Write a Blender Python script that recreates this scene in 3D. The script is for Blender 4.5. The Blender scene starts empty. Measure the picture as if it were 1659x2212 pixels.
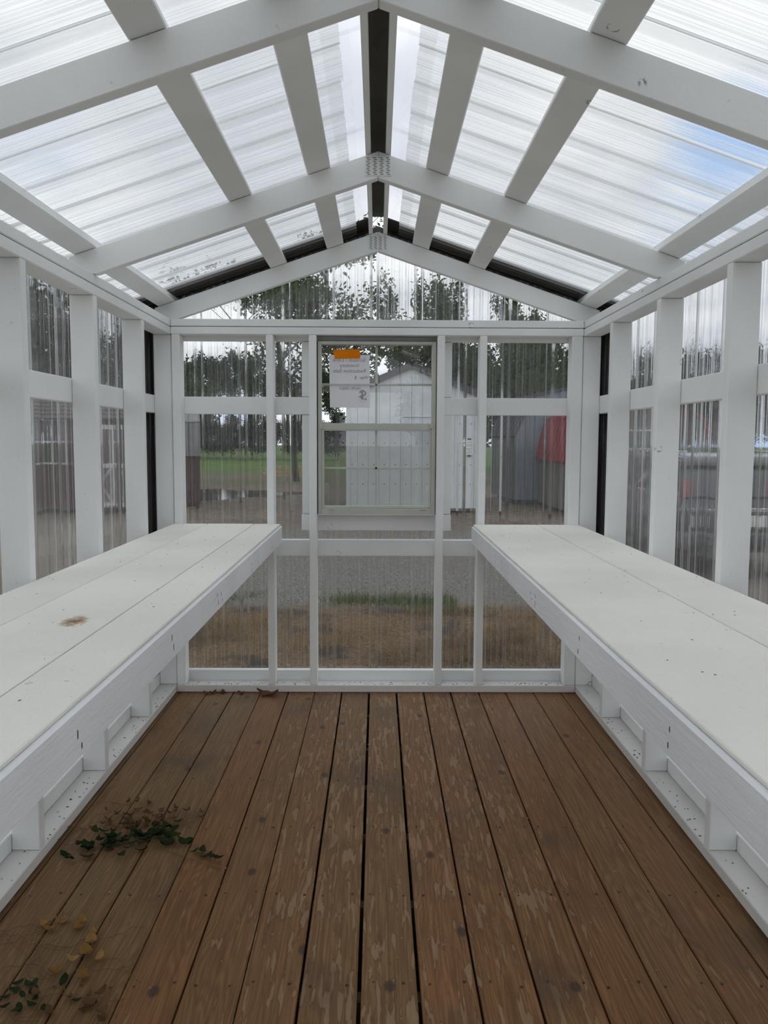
import bpy, bmesh, math, random
import numpy as np
from mathutils import Vector, Matrix, Euler

# ------------------------------------------------------------------ camera, sky, exposure
SC = bpy.context.scene
COL = SC.collection
FPX, PITCH, YAW, ROLL = 1752.15, -0.0882, 0.0085, 0.0045
CAM = Vector((0.0008, -4.1377, 1.3119))
cam_d = bpy.data.cameras.new('camera')
cam_d.sensor_fit = 'HORIZONTAL'
cam_d.sensor_width = 36.0
cam_d.lens = 36.0 * FPX / 1659.0
cam_d.clip_start = 0.02
cam_d.clip_end = 600
cam = bpy.data.objects.new('camera', cam_d)
COL.objects.link(cam)
fw = Vector((math.sin(YAW) * math.cos(PITCH), math.cos(YAW) * math.cos(PITCH), math.sin(PITCH)))
rt = Vector((math.cos(YAW), -math.sin(YAW), 0))
up = rt.cross(fw)
r2 = math.cos(ROLL) * rt + math.sin(ROLL) * up
u2 = -math.sin(ROLL) * rt + math.cos(ROLL) * up
cam.matrix_world = Matrix(((r2.x, u2.x, -fw.x, CAM.x), (r2.y, u2.y, -fw.y, CAM.y), (r2.z, u2.z, -fw.z, CAM.z), (0, 0, 0, 1)))
SC.camera = cam

SC.view_settings.view_transform = 'Standard'
SC.view_settings.look = 'None'
SC.view_settings.exposure = 0.53
SC.view_settings.gamma = 1.0
SC.view_settings.use_curve_mapping = False
SC.cycles.transparent_max_bounces = 14
SC.cycles.max_bounces = 7
SC.cycles.diffuse_bounces = 4
SC.cycles.glossy_bounces = 2
SC.cycles.transmission_bounces = 4
SC.cycles.use_adaptive_sampling = True
SC.cycles.adaptive_threshold = 0.03
SC.cycles.adaptive_min_samples = 16
SC.cycles.use_denoising = True
SC.cycles.sample_clamp_indirect = 6.0

SKY_STRENGTH = 0.92
GAP_DIR = (0.3756, 0.8697, 0.3202)


class NT:
    """tiny node-graph helper"""
    def __init__(s, tree):
        s.t = tree

    def n(s, typ, **kw):
        nd = s.t.nodes.new(typ)
        for k, v in kw.items():
            if k.startswith('_'):
                setattr(nd, k[1:], v)
                continue
            key = int(k[1:]) if k[0] == 'i' and k[1:].isdigit() else k.replace('__', ' ')
            sock = nd.inputs[key]
            if isinstance(v, bpy.types.NodeSocket):
                s.t.links.new(v, sock)
            else:
                sock.default_value = v
        return nd

    def math(s, op, a, b=None, c=None, clamp=False):
        nd = s.t.nodes.new('ShaderNodeMath')
        nd.operation = op
        nd.use_clamp = clamp
        for i, v in enumerate((a, b, c)):
            if v is None:
                continue
            if isinstance(v, bpy.types.NodeSocket):
                s.t.links.new(v, nd.inputs[i])
            else:
                nd.inputs[i].default_value = v
        return nd.outputs[0]

    def mix(s, fac, a, b):
        nd = s.t.nodes.new('ShaderNodeMix')
        nd.data_type = 'RGBA'
        for sock, v in ((nd.inputs[0], fac), (nd.inputs[6], a), (nd.inputs[7], b)):
            if isinstance(v, bpy.types.NodeSocket):
                s.t.links.new(v, sock)
            else:
                sock.default_value = v if not isinstance(v, tuple) or len(v) == 4 else (*v, 1)
        return nd.outputs[2]

    def rng(s, v, a, b, c=0.0, d=1.0, smooth=True):
        nd = s.t.nodes.new('ShaderNodeMapRange')
        nd.interpolation_type = 'SMOOTHSTEP' if smooth else 'LINEAR'
        s.t.links.new(v, nd.inputs[0])
        for i, x in enumerate((a, b, c, d)):
            nd.inputs[i + 1].default_value = x
        return nd.outputs[0]

    def link(s, a, b):
        s.t.links.new(a, b)


def build_world():
    w = bpy.data.worlds.new('overcast_sky')
    SC.world = w
    w.use_nodes = True
    w.cycles.sampling_method = 'NONE'
    w.node_tree.nodes.clear()
    g = NT(w.node_tree)
    tc = g.n('ShaderNodeTexCoord')
    sep = g.n('ShaderNodeSeparateXYZ', Vector=tc.outputs['Generated'])
    z = g.math('MAXIMUM', sep.outputs[2], 0.02)
    # cloud layer mapped on a flat deck
    den = g.math('ADD', z, 0.16)
    px = g.math('DIVIDE', sep.outputs[0], den)
    py = g.math('DIVIDE', sep.outputs[1], den)
    v = g.n('ShaderNodeCombineXYZ', X=px, Y=py, Z=3.1)
    n1 = g.n('ShaderNodeTexNoise', Vector=v.outputs[0], Scale=1.25, Detail=3.0, Roughness=0.6)
    n2 = g.n('ShaderNodeTexNoise', Vector=v.outputs[0], Scale=0.62, Detail=1.0, Roughness=0.5)
    bright = g.rng(n1.outputs[0], 0.36, 0.66)
    cloud = g.mix(bright, (0.58, 0.615, 0.68), (0.93, 0.945, 0.96))
    # a few gaps of blue; the largest one hangs high on the right, as in the photograph
    hole = g.rng(n2.outputs[0], 0.66, 0.74)
    gap = g.n('ShaderNodeVectorMath', _operation='DISTANCE', i0=tc.outputs['Generated'], i1=GAP_DIR)
    gd = g.math('ADD', gap.outputs['Value'], g.math('MULTIPLY', g.math('SUBTRACT', n1.outputs[0], 0.5), 0.30))
    hole = g.math('MAXIMUM', hole, g.rng(gd, 0.01, 0.085, 0.85, 0.0))
    col = g.mix(hole, cloud, (0.27, 0.49, 0.86))
    # the deck thins a little overhead
    dome = g.rng(sep.outputs[2], -0.05, 0.75, 0.96, 1.04, smooth=False)
    dcol = g.n('ShaderNodeCombineColor', Red=dome, Green=dome, Blue=dome)
    mul = g.n('ShaderNodeMix', _data_type='RGBA', _blend_type='MULTIPLY', i0=1.0, i6=col, i7=dcol.outputs[0])
    bg = g.n('ShaderNodeBackground', Color=mul.outputs[2], Strength=SKY_STRENGTH)
    out = g.n('ShaderNodeOutputWorld')
    g.link(bg.outputs[0], out.inputs[0])


build_world()


# ------------------------------------------------------------------ materials
MATS = {}


def new_mat(name):
    m = bpy.data.materials.new(name)
    m.use_nodes = True
    m.node_tree.nodes.clear()
    MATS[name] = m
    return m, NT(m.node_tree)


def out(g, shader):
    o = g.n('ShaderNodeOutputMaterial')
    g.link(shader, o.inputs[0])


def rand_obj_vec(g, mul=37.0):
    tc = g.n('ShaderNodeTexCoord')
    oi = g.n('ShaderNodeObjectInfo')
    off = g.math('MULTIPLY', oi.outputs['Random'], mul)
    c = g.n('ShaderNodeCombineXYZ', X=off, Y=off, Z=off)
    a = g.n('ShaderNodeVectorMath', _operation='ADD', i0=tc.outputs['Object'], i1=c.outputs[0])
    return a.outputs[0], oi.outputs['Random']


def mat_paint(name, base=(0.86, 0.875, 0.865), knots=1.4, grain=(14, 14, 14), bump=0.06, dirt=0.25, stain_at=None, rough=0.5):
    m, g = new_mat(name)
    v, rnd = rand_obj_vec(g)
    n1 = g.n('ShaderNodeTexNoise', Vector=v, Scale=1.7, Detail=3.0)
    lo = tuple(c * 0.93 for c in base)
    hi = tuple(min(1, c * 1.05) for c in base)
    col = g.mix(g.rng(n1.outputs[0], 0.3, 0.7), lo, hi)
    # knots ghosting through the paint: thin broken rings
    vo = g.n('ShaderNodeTexVoronoi', Vector=v, Scale=4.6, Randomness=1.0)
    wob = g.n('ShaderNodeTexNoise', Vector=v, Scale=70.0, Detail=2.0)
    d = g.math('ADD', vo.outputs['Distance'], g.math('MULTIPLY', g.math('SUBTRACT', wob.outputs[0], 0.5), 0.07))
    ring = g.math('SUBTRACT', g.rng(d, 0.050, 0.062), g.rng(d, 0.066, 0.082))
    brk = g.rng(wob.outputs[0], 0.42, 0.62)
    fac = g.math('MULTIPLY', g.math('MULTIPLY', ring, brk), 0.62 * knots)
    col = g.mix(fac, col, (0.16, 0.14, 0.12))
    # scuffs and specks
    sp = g.n('ShaderNodeTexNoise', Vector=v, Scale=48.0, Detail=4.0, Roughness=0.6)
    spots = g.rng(sp.outputs[0], 0.685, 0.74, 0.0, dirt)
    col = g.mix(spots, col, (0.30, 0.28, 0.25))
    if stain_at:
        geo = g.n('ShaderNodeNewGeometry')
        df = g.n('ShaderNodeVectorMath', _operation='SUBTRACT', i0=geo.outputs['Position'], i1=stain_at)
        sc = g.n('ShaderNodeVectorMath', _operation='MULTIPLY', i0=df.outputs[0], i1=(1.0, 0.55, 1.0))
        ln = g.n('ShaderNodeVectorMath', _operation='LENGTH', i0=sc.outputs[0])
        sn = g.n('ShaderNodeTexNoise', Vector=geo.outputs['Position'], Scale=90.0, Detail=3.0)
        e = g.math('ADD', ln.outputs['Value'], g.math('MULTIPLY', g.math('SUBTRACT', sn.outputs[0], 0.5), 0.06))
        s1 = g.math('MULTIPLY', g.rng(e, 0.018, 0.036, 1.0, 0.0), 0.75)
        col = g.mix(s1, col, (0.36, 0.20, 0.07))
        s2 = g.math('MULTIPLY', g.rng(e, 0.004, 0.016, 1.0, 0.0), 0.8)
        col = g.mix(s2, col, (0.16, 0.08, 0.03))
    mp = g.n('ShaderNodeMapping', Vector=v, Scale=grain)
    gn = g.n('ShaderNodeTexNoise', Vector=mp.outputs[0], Scale=4.0, Detail=5.0, Roughness=0.65)
    bp = g.n('ShaderNodeBump', Strength=bump * 4, Distance=0.004, Height=gn.outputs[0])
    bs = g.n('ShaderNodeBsdfPrincipled', Base__Color=col, Roughness=rough, Normal=bp.outputs[0])
    bs.inputs['Specular IOR Level'].default_value = 0.3
    out(g, bs.outputs[0])
    return m


def mat_plain(name, col, rough=0.6, metal=0.0, spec=0.4, noise=0.12, nscale=6.0, emit=None):
    m, g = new_mat(name)
    v, rnd = rand_obj_vec(g)
    n1 = g.n('ShaderNodeTexNoise', Vector=v, Scale=nscale, Detail=4.0)
    lo = tuple(c * (1 - noise) for c in col)
    hi = tuple(min(1, c * (1 + noise)) for c in col)
    c = g.mix(g.rng(n1.outputs[0], 0.3, 0.7), lo, hi)
    bs = g.n('ShaderNodeBsdfPrincipled', Base__Color=c, Roughness=rough, Metallic=metal)
    bs.inputs['Specular IOR Level'].default_value = spec
    out(g, bs.outputs[0])
    return m


def mat_planks():
    m, g = new_mat('deck_wood')
    tc = g.n('ShaderNodeTexCoord')
    oi = g.n('ShaderNodeObjectInfo')
    off = g.math('MULTIPLY', oi.outputs['Random'], 53.0)
    cv = g.n('ShaderNodeCombineXYZ', X=off, Y=off, Z=0.0)
    v = g.n('ShaderNodeVectorMath', _operation='ADD', i0=tc.outputs['Object'], i1=cv.outputs[0]).outputs[0]
    # growth-ring lines along the board, bending into cathedral figures
    sx = g.n('ShaderNodeSeparateXYZ', Vector=v)
    mp = g.n('ShaderNodeMapping', Vector=v, Scale=(7.0, 0.75, 7.0))
    w = g.n('ShaderNodeTexNoise', Vector=mp.outputs[0], Scale=1.0, Detail=2.5, Distortion=0.3)
    ph = g.math('MULTIPLY', g.math('MULTIPLY_ADD', sx.outputs[0], 70.0, g.math('MULTIPLY', w.outputs[0], 26.0)), 6.2832)
    rings = g.math('MULTIPLY_ADD', g.math('SINE', ph), 0.5, 0.5)
    mp2 = g.n('ShaderNodeMapping', Vector=v, Scale=(150.0, 4.0, 60.0))
    fine = g.n('ShaderNodeTexNoise', Vector=mp2.outputs[0], Scale=1.0, Detail=4.0)
    base = g.mix(g.rng(fine.outputs[0], 0.3, 0.72), (0.165, 0.088, 0.038), (0.265, 0.152, 0.070))
    base = g.mix(g.math('MULTIPLY', rings, 0.40), base, (0.110, 0.055, 0.023))
    tint = g.mix(oi.outputs['Random'], (1.06, 0.92, 0.78), (0.90, 0.98, 0.92))
    base = g.n('ShaderNodeMix', _data_type='RGBA', _blend_type='MULTIPLY', i0=1.0, i6=base, i7=tint).outputs[2]
    # worn flakes where feet have lifted the stain, mostly down the middle of the floor
    geo = g.n('ShaderNodeNewGeometry')
    gs = g.n('ShaderNodeSeparateXYZ', Vector=geo.outputs['Position'])
    mid = g.rng(g.math('ABSOLUTE', g.math('SUBTRACT', gs.outputs[0], 0.10)), 0.30, 0.62, 0.0, 0.13)
    mp3 = g.n('ShaderNodeMapping', Vector=v, Scale=(62.0, 7.5, 10.0))
    wp = g.n('ShaderNodeTexNoise', Vector=mp3.outputs[0], Scale=1.0, Detail=2.5, Distortion=0.25)
    big = g.n('ShaderNodeTexNoise', Vector=v, Scale=3.2, Detail=2.0)
    thr = g.math('ADD', wp.outputs[0], g.math('MULTIPLY', g.math('SUBTRACT', big.outputs[0], 0.5), 0.30))
    thr = g.math('SUBTRACT', thr, mid)
    worn = g.math('MULTIPLY', g.rng(thr, 0.565, 0.605), 0.55)
    base = g.mix(worn, base, (0.330, 0.225, 0.130))
    rim = g.math('SUBTRACT', g.rng(thr, 0.525, 0.56), g.rng(thr, 0.56, 0.59))
    base = g.mix(g.math('MULTIPLY', rim, 0.5), base, (0.095, 0.048, 0.022))
    # damp, dark stains
    st = g.n('ShaderNodeTexNoise', Vector=v, Scale=2.3, Detail=4.0)
    base = g.mix(g.math('MULTIPLY', g.rng(st.outputs[0], 0.52, 0.74), 0.55), base, (0.075, 0.050, 0.034))
    # knots
    mp4 = g.n('ShaderNodeMapping', Vector=v, Scale=(1.0, 0.62, 1.0))
    vo = g.n('ShaderNodeTexVoronoi', _voronoi_dimensions='2D', Vector=mp4.outputs[0], Scale=3.6)
    kd = g.math('ADD', vo.outputs['Distance'], g.math('MULTIPLY', g.math('SUBTRACT', fine.outputs[0], 0.5), 0.02))
    pick = g.n('ShaderNodeSeparateColor', Color=vo.outputs['Color'])
    some = g.rng(pick.outputs[0], 0.55, 0.60)
    base = g.mix(g.math('MULTIPLY', g.math('MULTIPLY', g.rng(kd, 0.030, 0.064, 1.0, 0.0), 0.85), some), base, (0.050, 0.033, 0.022))
    hgt = g.math('ADD', g.math('MULTIPLY', rings, 0.35), fine.outputs[0])
    bp = g.n('ShaderNodeBump', Strength=0.35, Distance=0.002, Height=hgt)
    bs = g.n('ShaderNodeBsdfPrincipled', Base__Color=base, Roughness=0.62, Normal=bp.outputs[0])
    bs.inputs['Specular IOR Level'].default_value = 0.25
    out(g, bs.outputs[0])
    return m


def schlick(g, f0, gain=1.0):
    """thin-sheet reflectance, the same from either side"""
    gm = g.n('ShaderNodeNewGeometry')
    d = g.n('ShaderNodeVectorMath', _operation='DOT_PRODUCT', i0=gm.outputs['Normal'], i1=gm.outputs['Incoming'])
    c = g.math('SUBTRACT', 1.0, g.math('ABSOLUTE', d.outputs['Value']), clamp=True)
    f = g.math('MULTIPLY_ADD', g.math('POWER', c, 5.0), 1.0 - f0, f0)
    return g.math('MULTIPLY', f, gain, clamp=True)


def mat_clear(name, axis, refr=0.3, haze=0.06, streak=1.0, tint=(0.93, 0.945, 0.94), ior=1.05, ribs=0.8, lines=0.4, lines_scale=60.0):
    """ribbed clear polycarbonate: see-through, glossy at grazing angles, smearing the view along its ribs"""
    m, g = new_mat(name)
    tc = g.n('ShaderNodeTexCoord')
    sep = g.n('ShaderNodeSeparateXYZ', Vector=tc.outputs['Object'])
    s = sep.outputs['XYZ'.index(axis)]
    n1 = g.n('ShaderNodeTexNoise', _noise_dimensions='1D', W=s, Scale=55.0, Detail=3.0, Roughness=0.6)
    n2 = g.n('ShaderNodeTexNoise', _noise_dimensions='1D', W=s, Scale=17.0, Detail=2.0)
    hgt = g.math('ADD', n1.outputs[0], g.math('MULTIPLY', n2.outputs[0], 1.6))
    bp = g.n('ShaderNodeBump', Strength=0.55 * streak, Distance=0.02, Height=hgt)
    rf = g.n('ShaderNodeBsdfRefraction', Color=(*tuple(c * 0.9 for c in tint), 1), Roughness=0.015, IOR=ior, Normal=bp.outputs[0])
    # how much of the view is smeared varies from rib to rib
    band = g.rng(n2.outputs[0], 0.38, 0.62, refr * 0.35, min(1.0, refr * 1.65))
    gm = g.n('ShaderNodeNewGeometry')
    sn = g.n('ShaderNodeSeparateXYZ', Vector=gm.outputs['Normal'])
    slope = g.math('ABSOLUTE', sn.outputs['XYZ'.index(axis)])
    band = g.math('MAXIMUM', band, g.rng(slope, 0.15, 0.65, 0.0, ribs))
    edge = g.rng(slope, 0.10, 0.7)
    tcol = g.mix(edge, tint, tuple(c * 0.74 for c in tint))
    # painted rib-edge reflections: random dark lines and pale glint lines across the sheet
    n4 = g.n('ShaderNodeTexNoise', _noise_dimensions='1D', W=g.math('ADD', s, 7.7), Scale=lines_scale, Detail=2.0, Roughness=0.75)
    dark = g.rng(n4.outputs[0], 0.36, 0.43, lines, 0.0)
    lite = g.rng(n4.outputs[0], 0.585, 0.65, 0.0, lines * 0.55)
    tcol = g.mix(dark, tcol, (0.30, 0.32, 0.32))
    clear = g.n('ShaderNodeBsdfTransparent', Color=tcol)
    a = g.n('ShaderNodeMixShader', Fac=band, i1=clear.outputs[0], i2=rf.outputs[0])
    dif = g.n('ShaderNodeBsdfDiffuse', Color=(0.8, 0.81, 0.8, 1))
    trl = g.n('ShaderNodeBsdfTranslucent', Color=(0.86, 0.87, 0.86, 1))
    dust_glint = g.n('ShaderNodeMixShader', Fac=0.6, i1=dif.outputs[0], i2=trl.outputs[0])
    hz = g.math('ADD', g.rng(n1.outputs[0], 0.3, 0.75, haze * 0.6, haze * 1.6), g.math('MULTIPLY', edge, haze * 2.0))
    hz = g.math('ADD', hz, lite)  # painted pale glints share the layer of the dust film
    b = g.n('ShaderNodeMixShader', Fac=hz, i1=a.outputs[0], i2=dust_glint.outputs[0])
    gl = g.n('ShaderNodeBsdfGlossy', Color=(0.95, 0.95, 0.95, 1), Roughness=0.06)
    ff = schlick(g, 0.085, 0.9)
    c = g.n('ShaderNodeMixShader', Fac=ff, i1=b.outputs[0], i2=gl.outputs[0])
    out(g, c.outputs[0])
    return m


def mat_glass(name, tint=(0.93, 0.95, 0.94), gain=1.7, haze=0.015):
    m, g = new_mat(name)
    tr = g.n('ShaderNodeBsdfTransparent', Color=(*tint, 1))
    gl = g.n('ShaderNodeBsdfGlossy', Color=(1, 1, 1, 1), Roughness=0.0)
    dif = g.n('ShaderNodeBsdfDiffuse', Color=(0.7, 0.72, 0.7, 1))
    a = g.n('ShaderNodeMixShader', Fac=haze, i1=tr.outputs[0], i2=dif.outputs[0])
    c = g.n('ShaderNodeMixShader', Fac=schlick(g, 0.05, gain), i1=a.outputs[0], i2=gl.outputs[0])
    out(g, c.outputs[0])
    return m


def mat_leaf(name, c1, c2, trans=0.35):
    m, g = new_mat(name)
    v, rnd = rand_obj_vec(g)
    n1 = g.n('ShaderNodeTexNoise', Vector=v, Scale=0.9, Detail=5.0, Roughness=0.75)
    col = g.mix(g.rng(n1.outputs[0], 0.32, 0.68), c1, c2)
    d = g.n('ShaderNodeBsdfDiffuse', Color=col)
    t = g.n('ShaderNodeBsdfTranslucent', Color=col)
    mx = g.n('ShaderNodeMixShader', Fac=trans, i1=d.outputs[0], i2=t.outputs[0])
    out(g, mx.outputs[0])
    return m


def mat_ground():
    m, g = new_mat('yard_ground')
    geo = g.n('ShaderNodeNewGeometry')
    P = geo.outputs['Position']
    sep = g.n('ShaderNodeSeparateXYZ', Vector=P)
    nb = g.n('ShaderNodeTexNoise', Vector=P, Scale=0.55, Detail=5.0, Roughness=0.6)
    nm = g.n('ShaderNodeTexNoise', Vector=P, Scale=5.0, Detail=6.0, Roughness=0.7)
    nf = g.n('ShaderNodeTexNoise', Vector=P, Scale=42.0, Detail=4.0, Roughness=0.7)
    nw = g.math('MULTIPLY', g.math('SUBTRACT', nm.outputs[0], 0.5), 1.2)
    y = g.math('ADD', sep.outputs[1], nw)
    soil = g.mix(g.rng(nf.outputs[0], 0.35, 0.65), (0.055, 0.036, 0.022), (0.210, 0.135, 0.066))
    nd = g.n('ShaderNodeTexNoise', Vector=P, Scale=2.1, Detail=5.0, Roughness=0.65)
    soil = g.mix(g.rng(nd.outputs[0], 0.50, 0.60), soil, (0.040, 0.031, 0.022))
    peb = g.n('ShaderNodeTexVoronoi', Vector=P, Scale=34.0)
    gravel = g.mix(g.rng(peb.outputs['Distance'], 0.1, 0.75), (0.30, 0.285, 0.255), (0.080, 0.075, 0.066))
    gravel = g.mix(g.math('MULTIPLY', g.rng(nm.outputs[0], 0.42, 0.62), 0.6), gravel, (0.130, 0.118, 0.100))
    turf = g.mix(g.rng(nf.outputs[0], 0.35, 0.65), (0.035, 0.060, 0.018), (0.090, 0.125, 0.040))
    mud = g.mix(g.rng(nm.outputs[0], 0.4, 0.62), (0.185, 0.145, 0.110), (0.090, 0.070, 0.053))
    mud = g.mix(g.math('MULTIPLY', g.rng(nb.outputs[0], 0.55, 0.68), 0.55), mud, (0.070, 0.085, 0.035))
    lawn = g.mix(g.rng(nb.outputs[0], 0.3, 0.7), (0.055, 0.100, 0.018), (0.090, 0.145, 0.028))
    col = g.mix(g.rng(y, 3.2, 3.7), soil, gravel)
    col = g.mix(g.rng(y, 9.4, 11.5), col, mud)
    col = g.mix(g.rng(y, 31.0, 35.0), col, lawn)
    strip = g.math('MULTIPLY', g.rng(y, 23.4, 24.6), g.rng(y, 26.5, 28.5, 1.0, 0.0))
    col = g.mix(g.math('MULTIPLY', strip, 0.8), col, (0.095, 0.110, 0.040))
    # packed stone beside the greenhouse
    ax = g.math('ABSOLUTE', sep.outputs[0])
    side = g.math('MULTIPLY', g.rng(ax, 2.4, 3.4), g.rng(sep.outputs[1], 10.0, 13.0, 1.0, 0.0))
    col = g.mix(side, col, g.mix(g.rng(nm.outputs[0], 0.4, 0.62), (0.23, 0.20, 0.165), (0.15, 0.13, 0.11)))
    bp = g.n('ShaderNodeBump', Strength=0.5, Distance=0.03, Height=nf.outputs[0])
    bs = g.n('ShaderNodeBsdfPrincipled', Base__Color=col, Roughness=0.9, Normal=bp.outputs[0])
    bs.inputs['Specular IOR Level'].default_value = 0.2
    out(g, bs.outputs[0])
    return m


def mat_water():
    m, g = new_mat('puddle_water')
    geo = g.n('ShaderNodeNewGeometry')
    n1 = g.n('ShaderNodeTexNoise', Vector=geo.outputs['Position'], Scale=3.0, Detail=3.0)
    bp = g.n('ShaderNodeBump', Strength=0.06, Distance=0.02, Height=n1.outputs[0])
    bs = g.n('ShaderNodeBsdfPrincipled', Base__Color=(0.09, 0.075, 0.06, 1), Roughness=0.06, Normal=bp.outputs[0])
    bs.inputs['Specular IOR Level'].default_value = 0.9
    out(g, bs.outputs[0])
    return m


PAINT = mat_paint('white_paint')
PAINT_X = PAINT
BENCH = mat_paint('bench_top_paint', base=(0.87, 0.845, 0.78), knots=0.25, grain=(26, 1.6, 10), bump=0.22, dirt=0.5, rough=0.62,
                  stain_at=(-0.712, -2.251, 0.884))
SILLP = mat_paint('shaded_dusty_plate_paint', base=(0.72, 0.71, 0.68), knots=0.3, dirt=0.85)  # shade of the plates put into the base colour; specks are dirt
APRON = mat_paint('apron_paint', base=(0.84, 0.855, 0.875), knots=0.5, grain=(14, 1.6, 14), bump=0.12)
DECK = mat_planks()
JOIST = mat_plain('joist_wood', (0.13, 0.085, 0.05), 0.8)
BRONZE = mat_plain('dark_bronze_metal', (0.062, 0.056, 0.048), 0.55, spec=0.3)
RIDGEM = mat_plain('dark_ridge_metal', (0.115, 0.110, 0.095), 0.7, spec=0.15)
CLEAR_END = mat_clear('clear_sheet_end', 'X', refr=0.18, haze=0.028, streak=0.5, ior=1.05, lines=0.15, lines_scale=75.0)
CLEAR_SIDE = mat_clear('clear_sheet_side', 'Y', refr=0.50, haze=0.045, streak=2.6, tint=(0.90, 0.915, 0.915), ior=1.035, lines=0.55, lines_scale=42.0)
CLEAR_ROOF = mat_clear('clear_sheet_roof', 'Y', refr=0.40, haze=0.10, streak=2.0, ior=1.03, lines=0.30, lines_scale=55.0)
FLASH = mat_glass('clear_ridge_flashing', (0.97, 0.97, 0.98), gain=0.5, haze=0.05)
GLASS = mat_glass('window_glass')
VINYL = mat_plain('window_vinyl', (0.52, 0.535, 0.475), 0.45, noise=0.05)
GASKET = mat_plain('dark_gasket', (0.045, 0.045, 0.04), 0.7)
NAIL = mat_plain('rusty_nail', (0.030, 0.022, 0.016), 0.7)
MARK = mat_plain('dark_nail_mark', (0.075, 0.07, 0.065), 0.8)
TAPE = mat_leaf('orange_tape', (0.92, 0.33, 0.014), (0.98, 0.39, 0.022), 0.4)
PRINT = mat_plain('grey_print', (0.36, 0.36, 0.37), 0.8)


# ------------------------------------------------------------------ mesh helpers
def empty(name, loc=(0, 0, 0), rz=0.0, parent=None):
    o = bpy.data.objects.new(name, None)
    o.empty_display_size = 0.1
    o.location = loc
    o.rotation_euler = (0, 0, rz)
    if parent:
        o.parent = parent
    COL.objects.link(o)
    return o


def tag(o, label=None, cat=None, group=None, kind=None):
    if label:
        o['label'] = label
    if cat:
        o['category'] = cat
    if group:
        o['group'] = group
    if kind:
        o['kind'] = kind
    return o


def link_mesh(name, me, mat, parent=None, loc=(0, 0, 0), rot=(0, 0, 0)):
    o = bpy.data.objects.new(name, me)
    if mat is not None and not me.materials:
        me.materials.append(mat)
    if parent is not None:
        o.parent = parent
    o.location = loc
    o.rotation_euler = rot
    COL.objects.link(o)
    return o


def mesh_from(verts, faces, name='mesh', smooth=False):
    me = bpy.data.meshes.new(name)
    me.from_pydata([tuple(v) for v in verts], [], [tuple(f) for f in faces])
    me.update()
    if smooth:
        me.polygons.foreach_set('use_smooth', [True] * len(me.polygons))
    return me


def raw(name, verts, faces, mat, parent=None, loc=(0, 0, 0), rot=(0, 0, 0), smooth=False):
    return link_mesh(name, mesh_from(verts, faces, name, smooth), mat, parent, loc, rot)


_boxc = {}


def box_mesh(sx, sy, sz, bev, mat):
    key = (round(sx, 4), round(sy, 4), round(sz, 4), bev, mat.name)
    if key in _boxc:
        return _boxc[key]
    bm = bmesh.new()
    bmesh.ops.create_cube(bm, size=1.0)
    for v in bm.verts:
        v.co = Vector((v.co.x * sx, v.co.y * sy, v.co.z * sz))
    if bev > 0:
        bmesh.ops.bevel(bm, geom=bm.edges[:], offset=min(bev, 0.3 * min(sx, sy, sz)), segments=1, affect='EDGES')
    me = bpy.data.meshes.new('box')
    bm.to_mesh(me)
    bm.free()
    me.materials.append(mat)
    _boxc[key] = me
    return me


def box(name, x0, x1, y0, y1, z0, z1, mat, parent=None, bev=0.003):
    """box by world extents; parents are unrotated empties whose location is subtracted"""
    me = box_mesh(x1 - x0, y1 - y0, z1 - z0, bev, mat)
    c = Vector(((x0 + x1) / 2, (y0 + y1) / 2, (z0 + z1) / 2))
    if parent is not None:
        c -= base_of(parent)
    return link_mesh(name, me, None, parent, c)


def base_of(p):
    v = Vector(p.location)
    while p.parent is not None:
        p = p.parent
        v += Vector(p.location)
    return v


def prism_y(name, poly, y0, y1, mat, parent=None, bev=0.0):
    """polygon in XZ (counter-clockwise seen from -Y) extruded along Y, world coordinates"""
    cx = sum(p[0] for p in poly) / len(poly)
    cz = sum(p[1] for p in poly) / len(poly)
    cy = (y0 + y1) / 2
    n = len(poly)
    vs = [(x - cx, y0 - cy, z - cz) for x, z in poly] + [(x - cx, y1 - cy, z - cz) for x, z in poly]
    fs = [list(range(n)), list(range(2 * n - 1, n - 1, -1))]
    for i in range(n):
        j = (i + 1) % n
        fs.append((j, i, n + i, n + j))
    me = mesh_from(vs, fs, name)
    bm = bmesh.new()
    bm.from_mesh(me)
    bmesh.ops.recalc_face_normals(bm, faces=bm.faces[:])
    if bev > 0:
        bmesh.ops.bevel(bm, geom=bm.edges[:], offset=bev, segments=1, affect='EDGES')
    bm.to_mesh(me)
    bm.free()
    c = Vector((cx, cy, cz))
    if parent is not None:
        c -= base_of(parent)
    return link_mesh(name, me, mat, parent, c)


def rib_profile(width, phase, step=0.004, extra=()):
    """offsets of an agricultural ribbed sheet: 23 cm major ribs with pairs of small ribs between"""
    P = 0.2286
    s = list(np.arange(0, width + 1e-6, step))
    s = sorted(set([round(float(v), 5) for v in s] + [round(v, 5) for v in extra]))

    def h(t):
        u = (t + phase) % P
        u = min(u, P - u)
        r = 0.0
        if u < 0.024:
            r = 0.019 * min(1.0, (0.024 - u) / 0.013)
        for c in (0.062, 0.094):
            d = abs(u - c)
            if d < 0.009:
                r = max(r, 0.0045 * min(1.0, (0.009 - d) / 0.005))
        return r
    hs = []
    for t in s:
        hs.append(sum(h(t + k * 0.0015) for k in (-2, -1, 0, 1, 2)) / 5)
    return s, hs


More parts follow.
